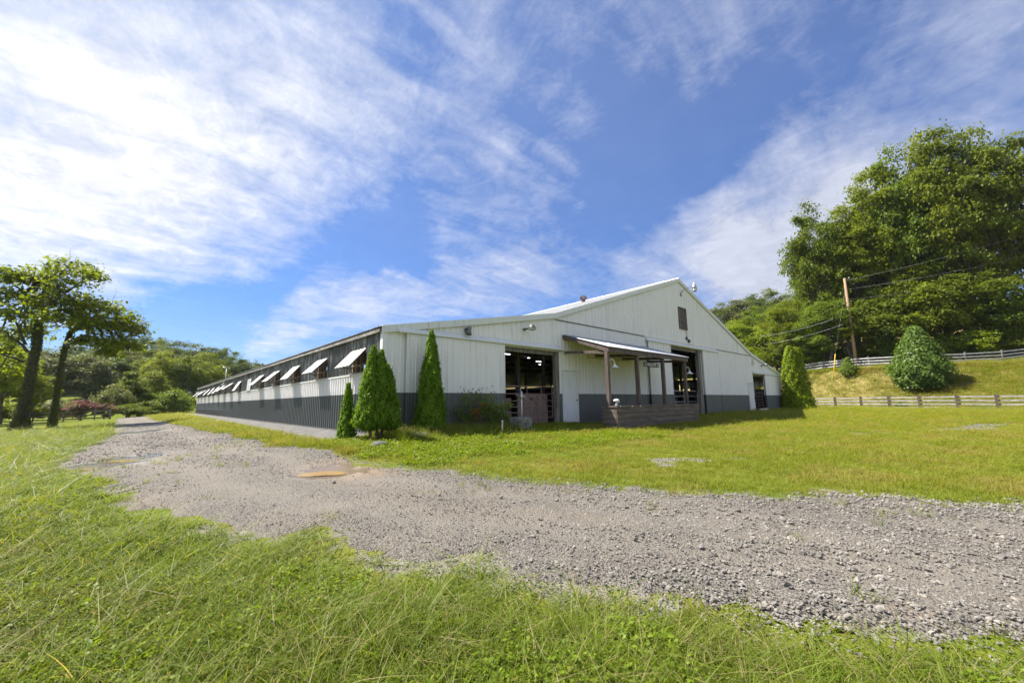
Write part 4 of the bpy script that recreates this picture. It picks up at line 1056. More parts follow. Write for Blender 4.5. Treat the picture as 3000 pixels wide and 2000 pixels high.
PT = [make_tree(11, 20, 13, .22, 50, 17, 20, .36), make_tree(12, 20, 13, .25, 46, 17, 20, .36, 'flat'), make_tree(13, 20, 12, .15, 50, 17, 20, .35, 'round'),
      make_tree(14, 24, 12, .18, 56, 17, 20, .36), make_tree(15, 20, 14, .12, 48, 17, 20, .40, 'round')]
PR = [make_tree(16, 10, 9.5, .08, 44, 18, 20, .30, 'oval'), make_tree(17, 10, 10, .10, 44, 18, 20, .30, 'round'), make_tree(18, 11, 9.5, .06, 46, 18, 20, .30, 'oval')]
PC = make_tree(21, 14, 7, .05, 34, 22, 20, .30, 'cone')
PB = [make_tree(31, 3, 4, .02, 16, 16, 18, .16, 'round'), make_tree(32, 3.2, 4.2, .0, 18, 16, 18, .17, 'oval')]
TONE = dict(leafA='mid green', leafB='dark green', leafC='yellow-green', leafD='grey-olive', leafF='bright green', leafH='dull bluish green')
# wood on the far rise to the left
for i, (px_, tp, dp, wp) in enumerate(((-90, 1000, 118, 230), (60, 1012, 120, 210), (190, 1000, 125, 210), (320, 990, 120, 180), (410, 983, 118, 120), (455, 986, 116, 110), (500, 996, 112, 110), (565, 1006, 118, 100), (612, 1014, 116, 95), (650, 1018, 120, 85), (700, 1046, 128, 100), (745, 1054, 132, 90), (795, 1072, 138, 95), (850, 1085, 142, 110), (530, 1030, 104, 110), (360, 1015, 102, 150), (250, 1030, 100, 150), (930, 1100, 150, 120), (0, 1020, 110, 160), (125, 1018, 112, 160), (285, 1005, 108, 150), (590, 1030, 104, 100), (670, 1040, 112, 90), (470, 1015, 98, 120))):
    tree_at(PT[i % 5], 'hill_tree', px_, tp, dp, wp*1.15, M[('leafH', 'leafB', 'leafH', 'leafD')[i % 4]], 'far %s tree in the wood beyond the end of the long wall' % TONE[('leafH', 'leafB', 'leafH', 'leafD')[i % 4]], 'trees on the far rise beyond the barn')
for i, (px_, tp, dp, wp, mt) in enumerate(((245, 1030, 76, 170, 'leafD'), (335, 1040, 80, 130, 'leafH'), (400, 1045, 84, 110, 'leafB'), (470, 1025, 72, 125, 'leafA'), (540, 1042, 72, 110, 'leafB'), (600, 1058, 76, 100, 'leafA'), (648, 1092, 80, 80, 'leafD'), (440, 1080, 65, 105, 'leafA'), (130, 1040, 72, 150, 'leafD'), (20, 1030, 70, 160, 'leafA'), (700, 1100, 86, 80, 'leafB'))):
    tree_at(PT[(i*2+1) % 5], 'field_tree', px_, tp, dp, wp*1.1, M[mt], '%s tree standing between the pasture fence and the far wood' % TONE[mt], 'trees beyond the pasture fence')
tree_at(PC, 'cedar_tree', 378, 1088, 60, 100, M['leafB'], 'dark cone-shaped cedar beside the crape myrtles', cat='tree')
tree_at(PC, 'cedar_tree', 410, 1120, 63, 90, M['leafB'], 'shorter dark cedar right of the cone-shaped one', cat='tree')
tree_at(PB[0], 'olive_shrub', 330, 1122, 54, 105, M['leafD'], 'round grey-olive shrub behind the pink crape myrtle', cat='shrub')
for i, (px_, tp, dp, wp, mt, lb) in enumerate(((380, 1182, 52, 120, 'leafB', 'low dark green shrub right of the crape myrtles'), (440, 1172, 55, 100, 'leafB', 'dark green shrub in front of the cedars'), (478, 1188, 56, 80, 'leafA', 'low green shrub next to the bright bush'), (518, 1136, 58, 105, 'leafF', 'bright yellow-green bush at the far end of the long wall'), (490, 1165, 57, 60, 'leafF', 'smaller bright bush leaning on the one at the barn end'), (170, 1165, 50, 110, 'leafD', 'grey-green shrub behind the leaning trunk'), (60, 1180, 47, 130, 'leafA', 'green shrub behind the thick ivy trunk'), (-40, 1150, 45, 160, 'leafA', 'leafy shrub left of the thick ivy trunk'))):
    tree_at(PB[i % 2], 'field_shrub', px_, tp, dp, wp, M[mt], lb, 'shrubs along the pasture fence', 'shrub')
# crape myrtles: foliage with a skin of blossom
def crape(px_, tp, dp, wp, lb, bloom):
    t = tree_at(PB[1], 'crape_myrtle', px_, tp, dp, wp, M['plum'], lb, cat='tree')
    r = np.random.default_rng(int(px_)); L = []
    for i in range(bloom):
        d = sphere(r, 1)[0]; d[2] = abs(d[2]); L.append((d[0]*1.75, d[1]*1.75, 1.75+d[2]*1.3, .22))
    V, Q, T = lobes_to_leaves(L, r, 8, 8, .11)
    link('blossom', np_mesh('blossom', V, Q, T), M['pink'], t)
crape(243, 1166, 48, 82, 'dark crape myrtle topped with pink blossom', 60); crape(312, 1178, 49, 75, 'smaller crape myrtle with fewer pink flowers', 22)

# the two ivy-clad trees with big leaves
def hero_tree(name, base, path, rads, lobes, dp, label, seed, leafn, twigs=()):
    r = np.random.default_rng(seed)
    b = at(base[0], base[1], dp); g_ = gz(b[0], b[1])
    t = tag(empty(name, (b[0], b[1], g_)), label, 'tree', 'ivy-clad trees on the lawn edge')
    mb = MB(); P = [(b[0], b[1], g_-.4)] + [tuple(at(px_, py_, dp+dd)) for px_, py_, dd in path]
    mb.tube(P, rads, 12)
    tip = np.array(P[-1]); L = []
    for px_, py_, R, dd in lobes:
        c_ = at(px_, py_, dp+dd); L.append((*c_, R))
        s_ = np.array(P[max(2, len(P)-1-int(r.integers(0, 3)))])
        limb(mb, s_, c_, .13, .03, r, 6, .06, 6)
        for k in range(5): limb(mb, c_+r.normal(size=3)*.15, c_+sphere(r, 1)[0]*R*.9, .03, .008, r, 4, .08, 4)
    for a_, b_ in twigs: limb(mb, at(*a_, dp-.5), at(*b_, dp-1), .10, .03, r, 6, .05, 6)
    link('trunk', mb.mesh('trunk', True), M['ivybark'], t, world=True)
    V, Q, T = lobes_to_leaves(L, r, leafn, 20, .28, .34, .75, .62)
    link('crown', np_mesh('crown', V, Q, T), M['leafE'], t, world=True)
    # ivy on the trunk
    n = 2600; u = r.uniform(0, 1, n)**1.2*min(4, len(P)-1.01); i0 = u.astype(int); f_ = (u-i0)[:, None]
    PA = np.array(P); RA = np.array(rads); c_ = PA[i0]*(1-f_)+PA[i0+1]*f_; rr = (RA[i0]*(1-f_[:, 0])+RA[i0+1]*f_[:, 0])
    d = sphere(r, n); d[:, 2] *= .2; d = unit(d); V, Q = leaf_quads(c_+d*(rr*r.uniform(.95, 1.3, n))[:, None], d+r.normal(size=(n, 3))*.4, .16*r.uniform(.6, 1.3, n), r)
    link('ivy', np_mesh('ivy', V, Q, r.uniform(0, 1, n)), M['ivy'], t, world=True)
    mb = MB()
    for k in range(26):
        s_ = np.array(L[int(r.integers(0, len(L)))][:3]); e_ = s_ + np.array([r.normal()*1.1, r.normal()*1.1, abs(r.normal())*.9+.2])
        q = limb(mb, s_, e_, .025, .008, r, 5, .08, 4)
        for j in (2, 3): limb(mb, q[j], np.array(q[j])+r.normal(size=3)*.5, .012, .005, r, 3, .05, 4)
    link('bare_twigs', mb.mesh('bare_twigs'), M['twig'], t, world=True)
    return t
hero_tree('ivy_tree', (58, 1252), [(62, 1225, 0), (85, 1120, 0), (108, 1010, 0), (112, 930, .2), (128, 860, .3), (150, 810, .3)], [.60, .34, .27, .24, .20, .14, .08],
          [(205, 792, 1.15, 0), (150, 805, 1.0, .6), (255, 812, .9, -.4), (110, 838, 1.1, .3), (190, 842, 1.2, -.6), (60, 822, .9, .2), (20, 812, 1.0, 0), (-30, 830, 1.3, .5),
           (30, 875, 1.1, -.3), (90, 892, 1.2, .8), (150, 885, 1.1, -.8), (205, 905, 1.2, .2), (-20, 900, 1.4, 0), (55, 930, 1.0, -1.0), (170, 945, 1.1, -1.2), (30, 990, 1.2, .8), (-30, 1010, 1.5, .5), (0, 1080, 1.3, 1.5), (90, 975, 1.0, 1.2)],
          29.5, 'large-leaved tree with thick ivy-clad trunk on the lawn edge', 41, 18,
          twigs=(((80, 1030), (0, 970)), ((70, 1060), (-10, 1035)), ((75, 1010), (30, 900))))
hero_tree('ivy_tree', (153, 1241), [(156, 1225, 0), (172, 1120, 0), (188, 1030, 0), (205, 975, 0), (240, 940, 0), (280, 925, 0)], [.28, .18, .155, .14, .12, .10, .06],
          [(245, 895, 1.15, 0), (300, 905, 1.1, -.5), (345, 930, 1.1, .2), (375, 955, .95, -.2), (395, 975, .75, 0), (335, 975, 1.1, .6), (285, 960, 1.2, -.6), (240, 955, 1.0, .8), (350, 1010, .9, 0), (305, 1015, .9, -.3), (255, 1005, .8, .3), (325, 1035, .6, .2), (375, 1015, .7, -.4), (215, 930, .9, -.8)],
          30.5, 'smaller leaning ivy-clad tree with large drooping leaves', 43, 18, twigs=(((190, 1010), (330, 985)),))
for i, (px_, tp, dp, wp, mt) in enumerate(((10, 1000, 42, 130, 'leafC'), (95, 1095, 44, 110, 'leafA'), (-80, 930, 38, 160, 'leafA'))):
    tree_at(PT[i], 'understory_tree', px_, tp, dp, wp, M[mt], ('loose yellow-green young tree behind the thick ivy trunk', 'low young tree between the two ivy-clad trunks', 'green young tree left of the thick ivy trunk')[i], 'young trees behind the ivy-clad trees')

# wooded hill to the right
for i, (px_, tp, dp, wp, mt) in enumerate(((2040, 940, 125, 110, 'leafH'), (2090, 905, 128, 90, 'leafH'), (2140, 882, 132, 100, 'leafD'), (2190, 872, 136, 100, 'leafD'), (2240, 858, 140, 105, 'leafH'), (2283, 838, 142, 90, 'leafB'), (2330, 858, 140, 80, 'leafH'), (2375, 862, 132, 90, 'leafB'), (2430, 850, 125, 110, 'leafH'), (2210, 905, 112, 110, 'leafD'), (2300, 890, 110, 110, 'leafB'))):
    tree_at(PT[i % 5], 'hilltop_tree', px_, tp, dp, wp*1.2, M[mt], 'far rounded %s tree on the hilltop beyond the gable' % TONE[mt], 'trees on the hilltop right of the barn')
for i, (px_, tp, dp, wp, mt) in enumerate(((2170, 935, 72, 120, 'leafC'), (2225, 950, 70, 110, 'leafC'), (2130, 985, 70, 110, 'leafC'), (2240, 892, 88, 110, 'leafF'), (2310, 905, 82, 110, 'leafA'), (2380, 885, 80, 110, 'leafF'), (2290, 960, 68, 110, 'leafA'), (2345, 945, 64, 110, 'leafA'), (2200, 1010, 66, 110, 'leafC'), (2270, 1010, 64, 100, 'leafB'))):
    tree_at(PT[(i+2) % 5], 'slope_tree', px_, tp, dp, wp*1.15, M[mt], '%s tree on the slope between gable and twin-topped arborvitae' % TONE[mt], 'trees on the slope behind the barn')
for i, (px_, tp, dp, wp, mt) in enumerate(((2440, 580, 58, 165, 'leafB'), (2545, 585, 57, 180, 'leafA'), (2410, 700, 60, 95, 'leafA'), (2640, 490, 56, 190, 'leafA'), (2725, 425, 55, 200, 'leafF'), (2815, 375, 53, 190, 'leafA'), (2900, 345, 52, 210, 'leafB'), (3000, 352, 51, 230, 'leafA'), (3120, 380, 50, 250, 'leafB'), (2600, 600, 66, 240, 'leafB'), (2740, 520, 68, 240, 'leafB'), (2880, 480, 66, 260, 'leafB'), (2480, 690, 64, 220, 'leafB'))):
    tree_at(PT[(0, 3, 2, 3, 0)[i % 5]], 'tall_tree', px_, tp-(38 if i in (3, 4, 5, 6, 7, 8) else 12), dp, wp*1.02, M[mt], {0: 'dark green tall tree at the barn end of the tall stand', 1: 'tall mid green tree rising right behind the utility pole', 2: 'slimmer mid green tall tree nearest the barn in the stand', 3: 'tall mid green tree towering above the round bush', 4: 'bright green tall tree in the stand behind the upper fence', 9: 'dark green tall tree filling the gap behind the utility pole'}.get(i, '%s tall tree in the stand beyond the round bush' % TONE[mt]), 'tall trees behind the upper fence')
for i, (px_, tp, dp, wp, mt) in enumerate(((2340, 870, 60, 130, 'leafA'), (2395, 910, 58, 110, 'leafF'), (2452, 850, 55.5, 130, 'leafF'), (2520, 890, 54.5, 130, 'leafA'), (2600, 830, 54, 170, 'leafB'), (2690, 800, 53, 190, 'leafA'), (2780, 790, 52.5, 190, 'leafA'), (2870, 760, 51.5, 200, 'leafB'), (2960, 780, 51, 200, 'leafF'), (3060, 840, 50, 180, 'leafA'))):
    tree_at(PT[(i*3+1) % 5], 'edge_tree', px_, tp, dp, wp*1.1, M[mt], 'lower %s tree at the wood edge behind the upper fence' % TONE[mt], 'wood-edge trees behind the upper fence')
for i in range(22):
    px_ = 2300+i*38; dp = np.interp(px_, [2240, 2470, 2725, 3190], [68, 54.5, 48.4, 44.8])+2.6+(i % 3)*.8
    p_ = at(px_, 1100, dp); h_ = (2.2, 3.2, 2.6, 3.8)[i % 4]
    place_tree(PB[i % 2], 'wood_edge_shrub', p_[0], p_[1], h_, h_*1.25, M[('leafA', 'leafF', 'leafB', 'leafC')[(i*5) % 4]], 'low %s shrub just behind the upper fence' % TONE[('leafA', 'leafF', 'leafB', 'leafC')[(i*5) % 4]], 'shrub', 'shrubs behind the upper fence')

# round pear bush on the bank, weeds by the pole
def egg_bush(name, px_, dp, ybot, ytop, wpx, mat, label, n, leaf, cat='shrub', seed=5):
    r = np.random.default_rng(seed); p_, dp = hit(px_, ybot); sc = dp/F_PX; g_ = gz(p_[0], p_[1]); Hh = (ybot-ytop)*sc; Wd = wpx*sc
    t = tag(empty(name, (p_[0], p_[1], g_)), label, cat)
    d = sphere(r, n); u = (d[:, 2]+1)/2
    k = np.where(u < .32, .72+.28*np.sin(u/.32*math.pi/2), ((1-(u-.32)/.68)**.8)*.98+.02)
    az = np.arctan2(d[:, 1], d[:, 0]); lump = 1+.13*np.sin(5*az+3*u*6)+.11*np.sin(11*az-19*u+1)+.10*np.sin(17*az+37*u)
    q = r.uniform(.62, 1.04, n)**.6*lump
    C = np.stack([np.cos(az)*Wd/2*k*q, np.sin(az)*Wd/2*k*q, u*Hh+.15], -1) + r.normal(size=(n, 3))*(.03+.025*Hh)
    N = np.stack([np.cos(az), np.sin(az), np.full(n, .7)], -1)+r.normal(size=(n, 3))*.5
    V, Q = leaf_quads(C, N, leaf*r.uniform(.7, 1.3, n), r); link('foliage', np_mesh('foliage', V, Q, r.uniform(0, 1, n)), mat, t)
    mb = MB(); limb(mb, (0, 0, -.3), (0, 0, Hh*.6), .10, .03, r)
    for k_ in range(9): limb(mb, (0, 0, Hh*.15), sphere(r, 1)[0]*np.array([Wd*.4, Wd*.4, Hh*.2])+np.array([0, 0, Hh*.45]), .05, .015, r, 4, .05, 5)
    link('stems', mb.mesh('stems', True), M['bark'], t)
    return t
egg_bush('round_bush', 2705, 42, 1136, 966, 124, M['leafG'], 'big round glossy green bush on the bank', 16000, .26)
egg_bush('weed_clump', 2488, 45.5, 1100, 1052, 40, M['leafF'], 'yellow-green weed clump at the guy markers', 2600, .16, seed=8)
egg_bush('weed_clump', 2640, 34.5, 1198, 1178, 34, M['weed'], 'green weeds growing through the lower fence', 700, .12, seed=9)

# arborvitae
def arborvitae(name, x, y, leaders, label, mat, seed, n=11000, leaf=.085, stems=(), cat='shrub'):
    r = np.random.default_rng(seed); g_ = gz(x, y); t = tag(empty(name, (x, y, g_)), label, cat, 'arborvitae round the barn')
    Cs, Ns, Ts = [], [], []
    tot = sum(h*R for _, _, h, R, _, _ in leaders)
    for ox, oy, h, R, zb, pw in leaders:
        k = int(n*h*R/tot); u = r.uniform(0, 1, k)**1.25; az = r.uniform(0, 2*math.pi, k)
        prf = np.minimum(1, (u/.10+.35))*(1-u)**pw
        prf = np.maximum(prf, .03*(1-u))
        lump = 1+.12*np.sin(3*az+u*14+seed)+.12*np.sin(7*az-u*27+seed)+.10*np.sin(12*az+u*47)*np.sin(29*u+3*az)
        q = np.where(r.uniform(0, 1, k) < .75, r.uniform(.84, 1.08, k), np.where(r.uniform(0, 1, k) < .8, r.uniform(.4, .9, k), r.uniform(1.05, 1.22, k)))
        rad = R*prf*lump*q
        C = np.stack([ox*(1-u*.3)+np.cos(az)*rad, oy*(1-u*.3)+np.sin(az)*rad, zb+u*(h-zb)], -1)
        N = np.stack([np.cos(az), np.sin(az), np.full(k, .25)], -1)+r.normal(size=(k, 3))*.45
        patch = .5+.5*np.sin(4*az+u*17)*np.sin(9*u*3.1+az*2)
        Cs.append(C+r.normal(size=(k, 3))*.018); Ns.append(N); Ts.append(np.clip(.35*patch+.65*r.uniform(0, 1, k), 0, 1))
    C = np.concatenate(Cs); N = unit(np.concatenate(Ns)); T = np.concatenate(Ts); k = len(C)
    # upright fan sprays: long axis close to vertical
    tv_ = np.stack([r.normal(size=k)*.35, r.normal(size=k)*.35, np.ones(k)], -1); tv_ = unit(tv_-(tv_*N).sum(1, keepdims=True)*N); b = np.cross(N, tv_)
    s = (leaf*r.uniform(.6, 1.4, k))[:, None]
    V = np.stack([C-tv_*s*.5, C+b*s*.30+N*s*.12, C+tv_*s*.6, C-b*s*.30+N*s*.12], 1).reshape(-1, 3)
    link('foliage', np_mesh('foliage', V, np.arange(4*k).reshape(k, 4), T), mat, t)
    for i, (a, b_) in enumerate(stems or (((0, 0), (0, 0)),)):
        mb = MB(); hh = leaders[0][2]*.8
        limb(mb, (a[0], a[1], -.2), (b_[0], b_[1], hh), .045, .012, r, 6, .02, 7); link('stem', mb.mesh('stem', True), M['bark'], t)
    return t
def spot(px_, y): # x on the line y=const seen at pixel column px
    d = ray(px_, 1250); s_ = (y-CAM[1])/d[1]; return CAM[0]+d[0]*s_
arborvitae('arborvitae', spot(1016, -.15), -.15, [(0, 0, 1.50, .22, .02, .70)], 'smallest arborvitae at the edge of the concrete apron', M['thuja'], 3, 7000, .055)
arborvitae('arborvitae', spot(1100, -.95), -.95, [(-.14, .10, 2.46, .36, .30, .66), (.10, -.08, 2.36, .27, .35, .62), (.40, .0, 1.98, .29, .28, .58)], 'three-stemmed arborvitae at the barn corner', M['thuja'], 4, 30000, .06,
           stems=(((-.08, 0), (-.2, .1)), ((.02, -.03), (.05, -.1)), ((.10, .02), (.42, 0))))
arborvitae('arborvitae', spot(1263, -.62), -.62, [(-.05, 0, 3.12, .44, .05, .68), (.15, .05, 2.35, .33, .05, .6)], 'tall pointed arborvitae in front of the sliding door', M['thuja'], 5, 30000, .06)
a_ = at(2340, 1190, 35.5)
arborvitae('arborvitae', a_[0], a_[1], [(-.40, .25, 5.60, .78, .05, .36), (.40, -.25, 5.50, .78, .05, .36), (0, 0, 1.7, 1.25, .0, .35)], 'broad twin-topped golden arborvitae past the far barn corner', M['thujad'], 6, 20000, .14)

# rose bush, pale feathery shrub, bare twigs in front of the sliding door
rx, ry = 3.05, -.55
t = tag(empty('rose_bush', (rx, ry, gz(rx, ry))), 'straggly red rose bush with bare canes before the dark wall', 'shrub')
r = np.random.default_rng(77); mb = MB(); tips = []
for k in range(26):
    e_ = np.array([r.uniform(-.75, .6), r.uniform(-.3, .35), r.uniform(.45, 1.15)]); P = limb(mb, (r.uniform(-.2, .2), r.uniform(-.1, .1), -.05), e_, .010, .004, r, 5, .10, 5); tips.append(e_)
    for j in (2, 3): limb(mb, P[j], np.array(P[j])+r.normal(size=3)*.18, .005, .002, r, 3, .08, 4)
link('canes', mb.mesh('canes'), M['twig'], t)
C = np.concatenate([tp_+r.normal(size=(45, 3))*np.array([.16, .14, .16]) for tp_ in tips]); V, Q = leaf_quads(C, r.normal(size=(len(C), 3))+np.array([0, 0, .6]), .075*r.uniform(.6, 1.3, len(C)), r)
link('leaves', np_mesh('leaves', V, Q, r.uniform(0, 1, len(C))), M['leafB'], t)
for k in range(7):
    c_ = np.array([r.uniform(-.5, .35), -.32+r.uniform(-.1, .1), r.uniform(.5, .95)]); C = c_+r.normal(size=(14, 3))*.018; V, Q = leaf_quads(C, r.normal(size=(14, 3)), .045, r, .9)
    link('rose', np_mesh('rose', V, Q, r.uniform(0, 1, 14)), M['red'], t)
fx, fy = 3.75, -.55
t = tag(empty('feathery_shrub', (fx, fy, gz(fx, fy))), 'pale feathery green shrub arching beside the rose bush', 'shrub')
mb = MB(); Cs = []; Ts = []
for k in range(34):
    a = r.uniform(-1.1, 1.1); e_ = np.array([math.sin(a)*r.uniform(.35, .85), r.uniform(-.4, .25), r.uniform(.55, 1.12)-.25*abs(a)]); P = np.array(limb(mb, (r.uniform(-.1, .1), 0, -.05), e_, .007, .003, r, 7, .06, 4))
    for j in range(2, 7):
        q = P[j]+r.normal(size=(26, 3))*np.array([.085, .07, .045]); Cs.append(q); Ts.append(r.uniform(.2, 1, 26))
C = np.concatenate(Cs); V, Q = leaf_quads(C, r.normal(size=(len(C), 3))*.5+np.array([0, 0, 1]), .085*r.uniform(.6, 1.4, len(C)), r, .42)
link('stems', mb.mesh('stems'), M['twig'], t); link('leaves', np_mesh('leaves', V, Q, np.concatenate(Ts)), M['feather'], t)

# ------------------------------------------------------------------ grass, weeds and stones (uncountable)
def blades(seed, n, hmin, hmax, rad, wd, bend, seg=3, name='grass_tuft'):
    r = np.random.default_rng(seed); V = []; Q = []; T = []
    for i in range(n):
        a = r.uniform(0, 6.283); d = rad*math.sqrt(r.uniform()); x, y = d*math.cos(a), d*math.sin(a)
        h = r.uniform(hmin, hmax); la = r.uniform(0, 6.283); bd = bend*r.uniform(.3, 1.5)*h; w_ = wd*r.uniform(.7, 1.3)
        wa = la+math.pi/2+r.normal()*.5; wx, wy = math.cos(wa)*w_/2, math.sin(wa)*w_/2; b0 = len(V); tn = r.uniform()
        for k in range(seg+1):
            u = k/seg; cx = x+math.cos(la)*bd*u*u; cy = y+math.sin(la)*bd*u*u; cz = h*(u-.25*bend*u*u*u); ww = (1-u)**.7 if k < seg else .06
            V += [(cx-wx*ww, cy-wy*ww, cz), (cx+wx*ww, cy+wy*ww, cz)]
        for k in range(seg): Q.append((b0+2*k, b0+2*k+1, b0+2*k+3, b0+2*k+2)); T.append(tn*.8+.2*k/seg)
    return np_mesh(name, V, Q, T)
def weeds(seed, n, rad, h, leaf, asp=.65, name='weed_patch'):
    r = np.random.default_rng(seed); a = r.uniform(0, 6.283, n); d = rad*np.sqrt(r.uniform(size=n))
    C = np.stack([d*np.cos(a), d*np.sin(a), h*r.uniform(.15, 1, n)], -1); N = r.normal(size=(n, 3))*.45+np.array([0, 0, 1.0])
    V, Q = leaf_quads(C, N, leaf*r.uniform(.6, 1.4, n), r, asp); return np_mesh(name, V, Q, r.uniform(0, 1, n))
def scatter(name, P, rot, scl, idx, sources, mat, label):
    me = bpy.data.meshes.new(name); n = len(P); me.vertices.add(n); me.vertices.foreach_set('co', np.asarray(P, np.float32).ravel())
    for an, typ, dat in (('rot', 'FLOAT_VECTOR', rot), ('scl', 'FLOAT_VECTOR', scl)):
        a = me.attributes.new(an, typ, 'POINT'); a.data.foreach_set('vector', np.asarray(dat, np.float32).ravel())
    a = me.attributes.new('pick', 'INT', 'POINT'); a.data.foreach_set('value', np.asarray(idx, np.int32))
    o = bpy.data.objects.new(name, me); COL.objects.link(o)
    cl_ = bpy.data.collections.new(name+'_sources')
    for i, s_ in enumerate(sources):
        if not s_.materials: s_.materials.append(mat)
        so_ = bpy.data.objects.new('%s_%02d' % (name, i), s_); cl_.objects.link(so_)
    ng = bpy.data.node_groups.new(name+'_scatter', 'GeometryNodeTree')
    ng.interface.new_socket('Geometry', in_out='INPUT', socket_type='NodeSocketGeometry'); ng.interface.new_socket('Geometry', in_out='OUTPUT', socket_type='NodeSocketGeometry')
    gi = ng.nodes.new('NodeGroupInput'); go = ng.nodes.new('NodeGroupOutput')
    ci = ng.nodes.new('GeometryNodeCollectionInfo'); ci.inputs[0].default_value = cl_; ci.inputs['Separate Children'].default_value = True; ci.inputs['Reset Children'].default_value = True
    ip_ = ng.nodes.new('GeometryNodeInstanceOnPoints'); ip_.inputs['Pick Instance'].default_value = True
    def na(nm, typ):
        q = ng.nodes.new('GeometryNodeInputNamedAttribute'); q.data_type = typ; q.inputs['Name'].default_value = nm; return q.outputs['Attribute']
    e2r = ng.nodes.new('FunctionNodeEulerToRotation')
    L_ = ng.links.new
    L_(gi.outputs[0], ip_.inputs['Points']); L_(ci.outputs[0], ip_.inputs['Instance']); L_(na('pick', 'INT'), ip_.inputs['Instance Index'])
    L_(na('rot', 'FLOAT_VECTOR'), e2r.inputs[0]); L_(e2r.outputs[0], ip_.inputs['Rotation']); L_(na('scl', 'FLOAT_VECTOR'), ip_.inputs['Scale']); L_(ip_.outputs[0], go.inputs[0])
    md = o.modifiers.new('scatter', 'NODES'); md.node_group = ng
    return tag(o, label, kind='stuff')
def visible(x, y, z, mx=330, my=250):
    u, v, d = project(np.stack([x, y, z], -1))
    return (d > .4) & (u > -mx) & (u < 3000+mx) & (v < 2000+my) & (v > 0)
def polar(n, r0, r1, power, half=64):
    """points around the camera foot, denser near it: density ~ r^-power"""
    u = rng.uniform(0, 1, n); e = 2-power
    rr = (r0**e+(r1**e-r0**e)*u)**(1/e) if abs(e) > 1e-6 else r0*(r1/r0)**u
    a = YAW + np.radians(rng.uniform(-half, half, n))
    return CAM[0]+rr*np.sin(a), CAM[1]+rr*np.cos(a), rr
def free(x, y, m=.02):
    inb = (x > -1.75) & (x < BW+.05) & (y > -.03) & (y < BL)
    inb |= (x > GX0-.05) & (x < GX1+.05) & (y > GY0-.03) & (y < .1)
    inb |= (np.abs(x-BX) < .3) & (np.abs(y-BY) < .26)
    return ~inb
def grassland(n, r0, r1, pw):
    x, y, rr = polar(n, r0, r1, pw); z = ground(x, y); k = visible(x, y, z) & free(x, y)
    return x[k], y[k], z[k], rr[k]
def side(x, y):
    """True on the camera side / left of the road"""
    i = np.argmin((EL[None, ::6, 0]-x[:, None])**2 + (EL[None, ::6, 1]-y[:, None])**2, 1)
    j = np.argmin((ER[None, ::6, 0]-x[:, None])**2 + (ER[None, ::6, 1]-y[:, None])**2, 1)
    dl = np.hypot(EL[::6][i, 0]-x, EL[::6][i, 1]-y); dr = np.hypot(ER[::6][j, 0]-x, ER[::6][j, 1]-y)
    return dl, dr
def emit(name, x, y, z, hs, ws, srcs, mat, label, tilt=.18):
    n = len(x)
    rot = np.stack([rng.normal(0, tilt, n), rng.normal(0, tilt, n), rng.uniform(0, 6.283, n)], -1)
    return scatter(name, np.stack([x, y, z-.01], -1), rot, np.stack([ws, ws, hs], -1), rng.integers(0, len(srcs), n), srcs, mat, label)
# lush unmown grass on the camera side
x, y, z, rr = grassland(105000, 1.1, 40, 1.2)
ir = in_road(x, y); dl, dr = side(x, y); near = (dl < dr) & ~ir
dens = np.clip(.06+1.15*dl*(.35+1.3*fbm(x-4, y+8, 1.2, 3)), 0, 1)
k = near & (rng.uniform(size=len(x)) < dens); x, y, z, rr, dl = x[k], y[k], z[k], rr[k], dl[k]
big = fbm(x, y, .7, 3)
hs = (.36+.52*big)*np.clip(.45+dl*.55, .45, 1.0)*rng.uniform(.75, 1.2, len(x)); ws = np.clip(.75+rr*.06, .8, 2.6)*rng.uniform(.8, 1.25, len(x))
lush = [blades(50+i, 15, .10, .30, .085, .0085, .8, 4) for i in range(5)] + [blades(58, 12, .14, .34, .07, .0105, 1.1, 5), blades(59, 12, .10, .26, .06, .012, .9, 4)]
emit('lush_grass', x, y, z, hs, ws, lush, M['grass'], 'lush unmown grass on the near side of the gravel road', .22)
x, y, z, rr = grassland(14000, 1.1, 16, 1.2); ir = in_road(x, y); dl, dr = side(x, y)
k = (dl < dr) & ~ir & (dl > .45) & (fbm(x+9, y, .9, 3) > .52); n = k.sum()
emit('broadleaf_weeds', x[k], y[k], z[k]+.02, rng.uniform(.6, 1.2, n), rng.uniform(.7, 1.2, n), [weeds(60+i, 30, .13, .09, .030) for i in range(4)], M['weed'], 'clover and broadleaf weeds among the lush grass')
# mown lawn beyond the road
x, y, z, rr = grassland(150000, 4.0, 75, 1.0)
ir = in_road(x, y); dl, dr = side(x, y); b_ = bare(x, y) + (fbm(x, y, 3.0, 2)-.5)*.5
toe = 48.5 + (np.clip(y, -40, 30)+12.8)*.62
k = (dr <= dl) & ~ir & (b_ < .42) & (x < toe+1.0) & ((rng.uniform(size=len(x)) < np.clip(.25+dr*1.2, 0, 1))) & (np.hypot(x-CAM[0], y-CAM[1]) > 3)
x, y, z, rr = x[k], y[k], z[k], rr[k]; sc = np.clip(rr/9, .9, 5.0)
hh = .25+1.1*fbm(x, y, .8, 3); front = sstep(-3.2, -.6, y)*(y < .2); hh *= 1+.7*front*(x < 9)
short = [blades(70+i, 24, .035, .12, .13, .0075, .9, 3) for i in range(5)]+[blades(76, 14, .08, .2, .10, .008, .9, 3)]
emit('lawn_grass', x, y, z, hh*np.clip(1.15-rr/90, .6, 1.0)*rng.uniform(.7, 1.25, len(x)), sc*rng.uniform(.8, 1.2, len(x)), short, M['lawngrass'], 'short yellow-green lawn grass between road and barn')
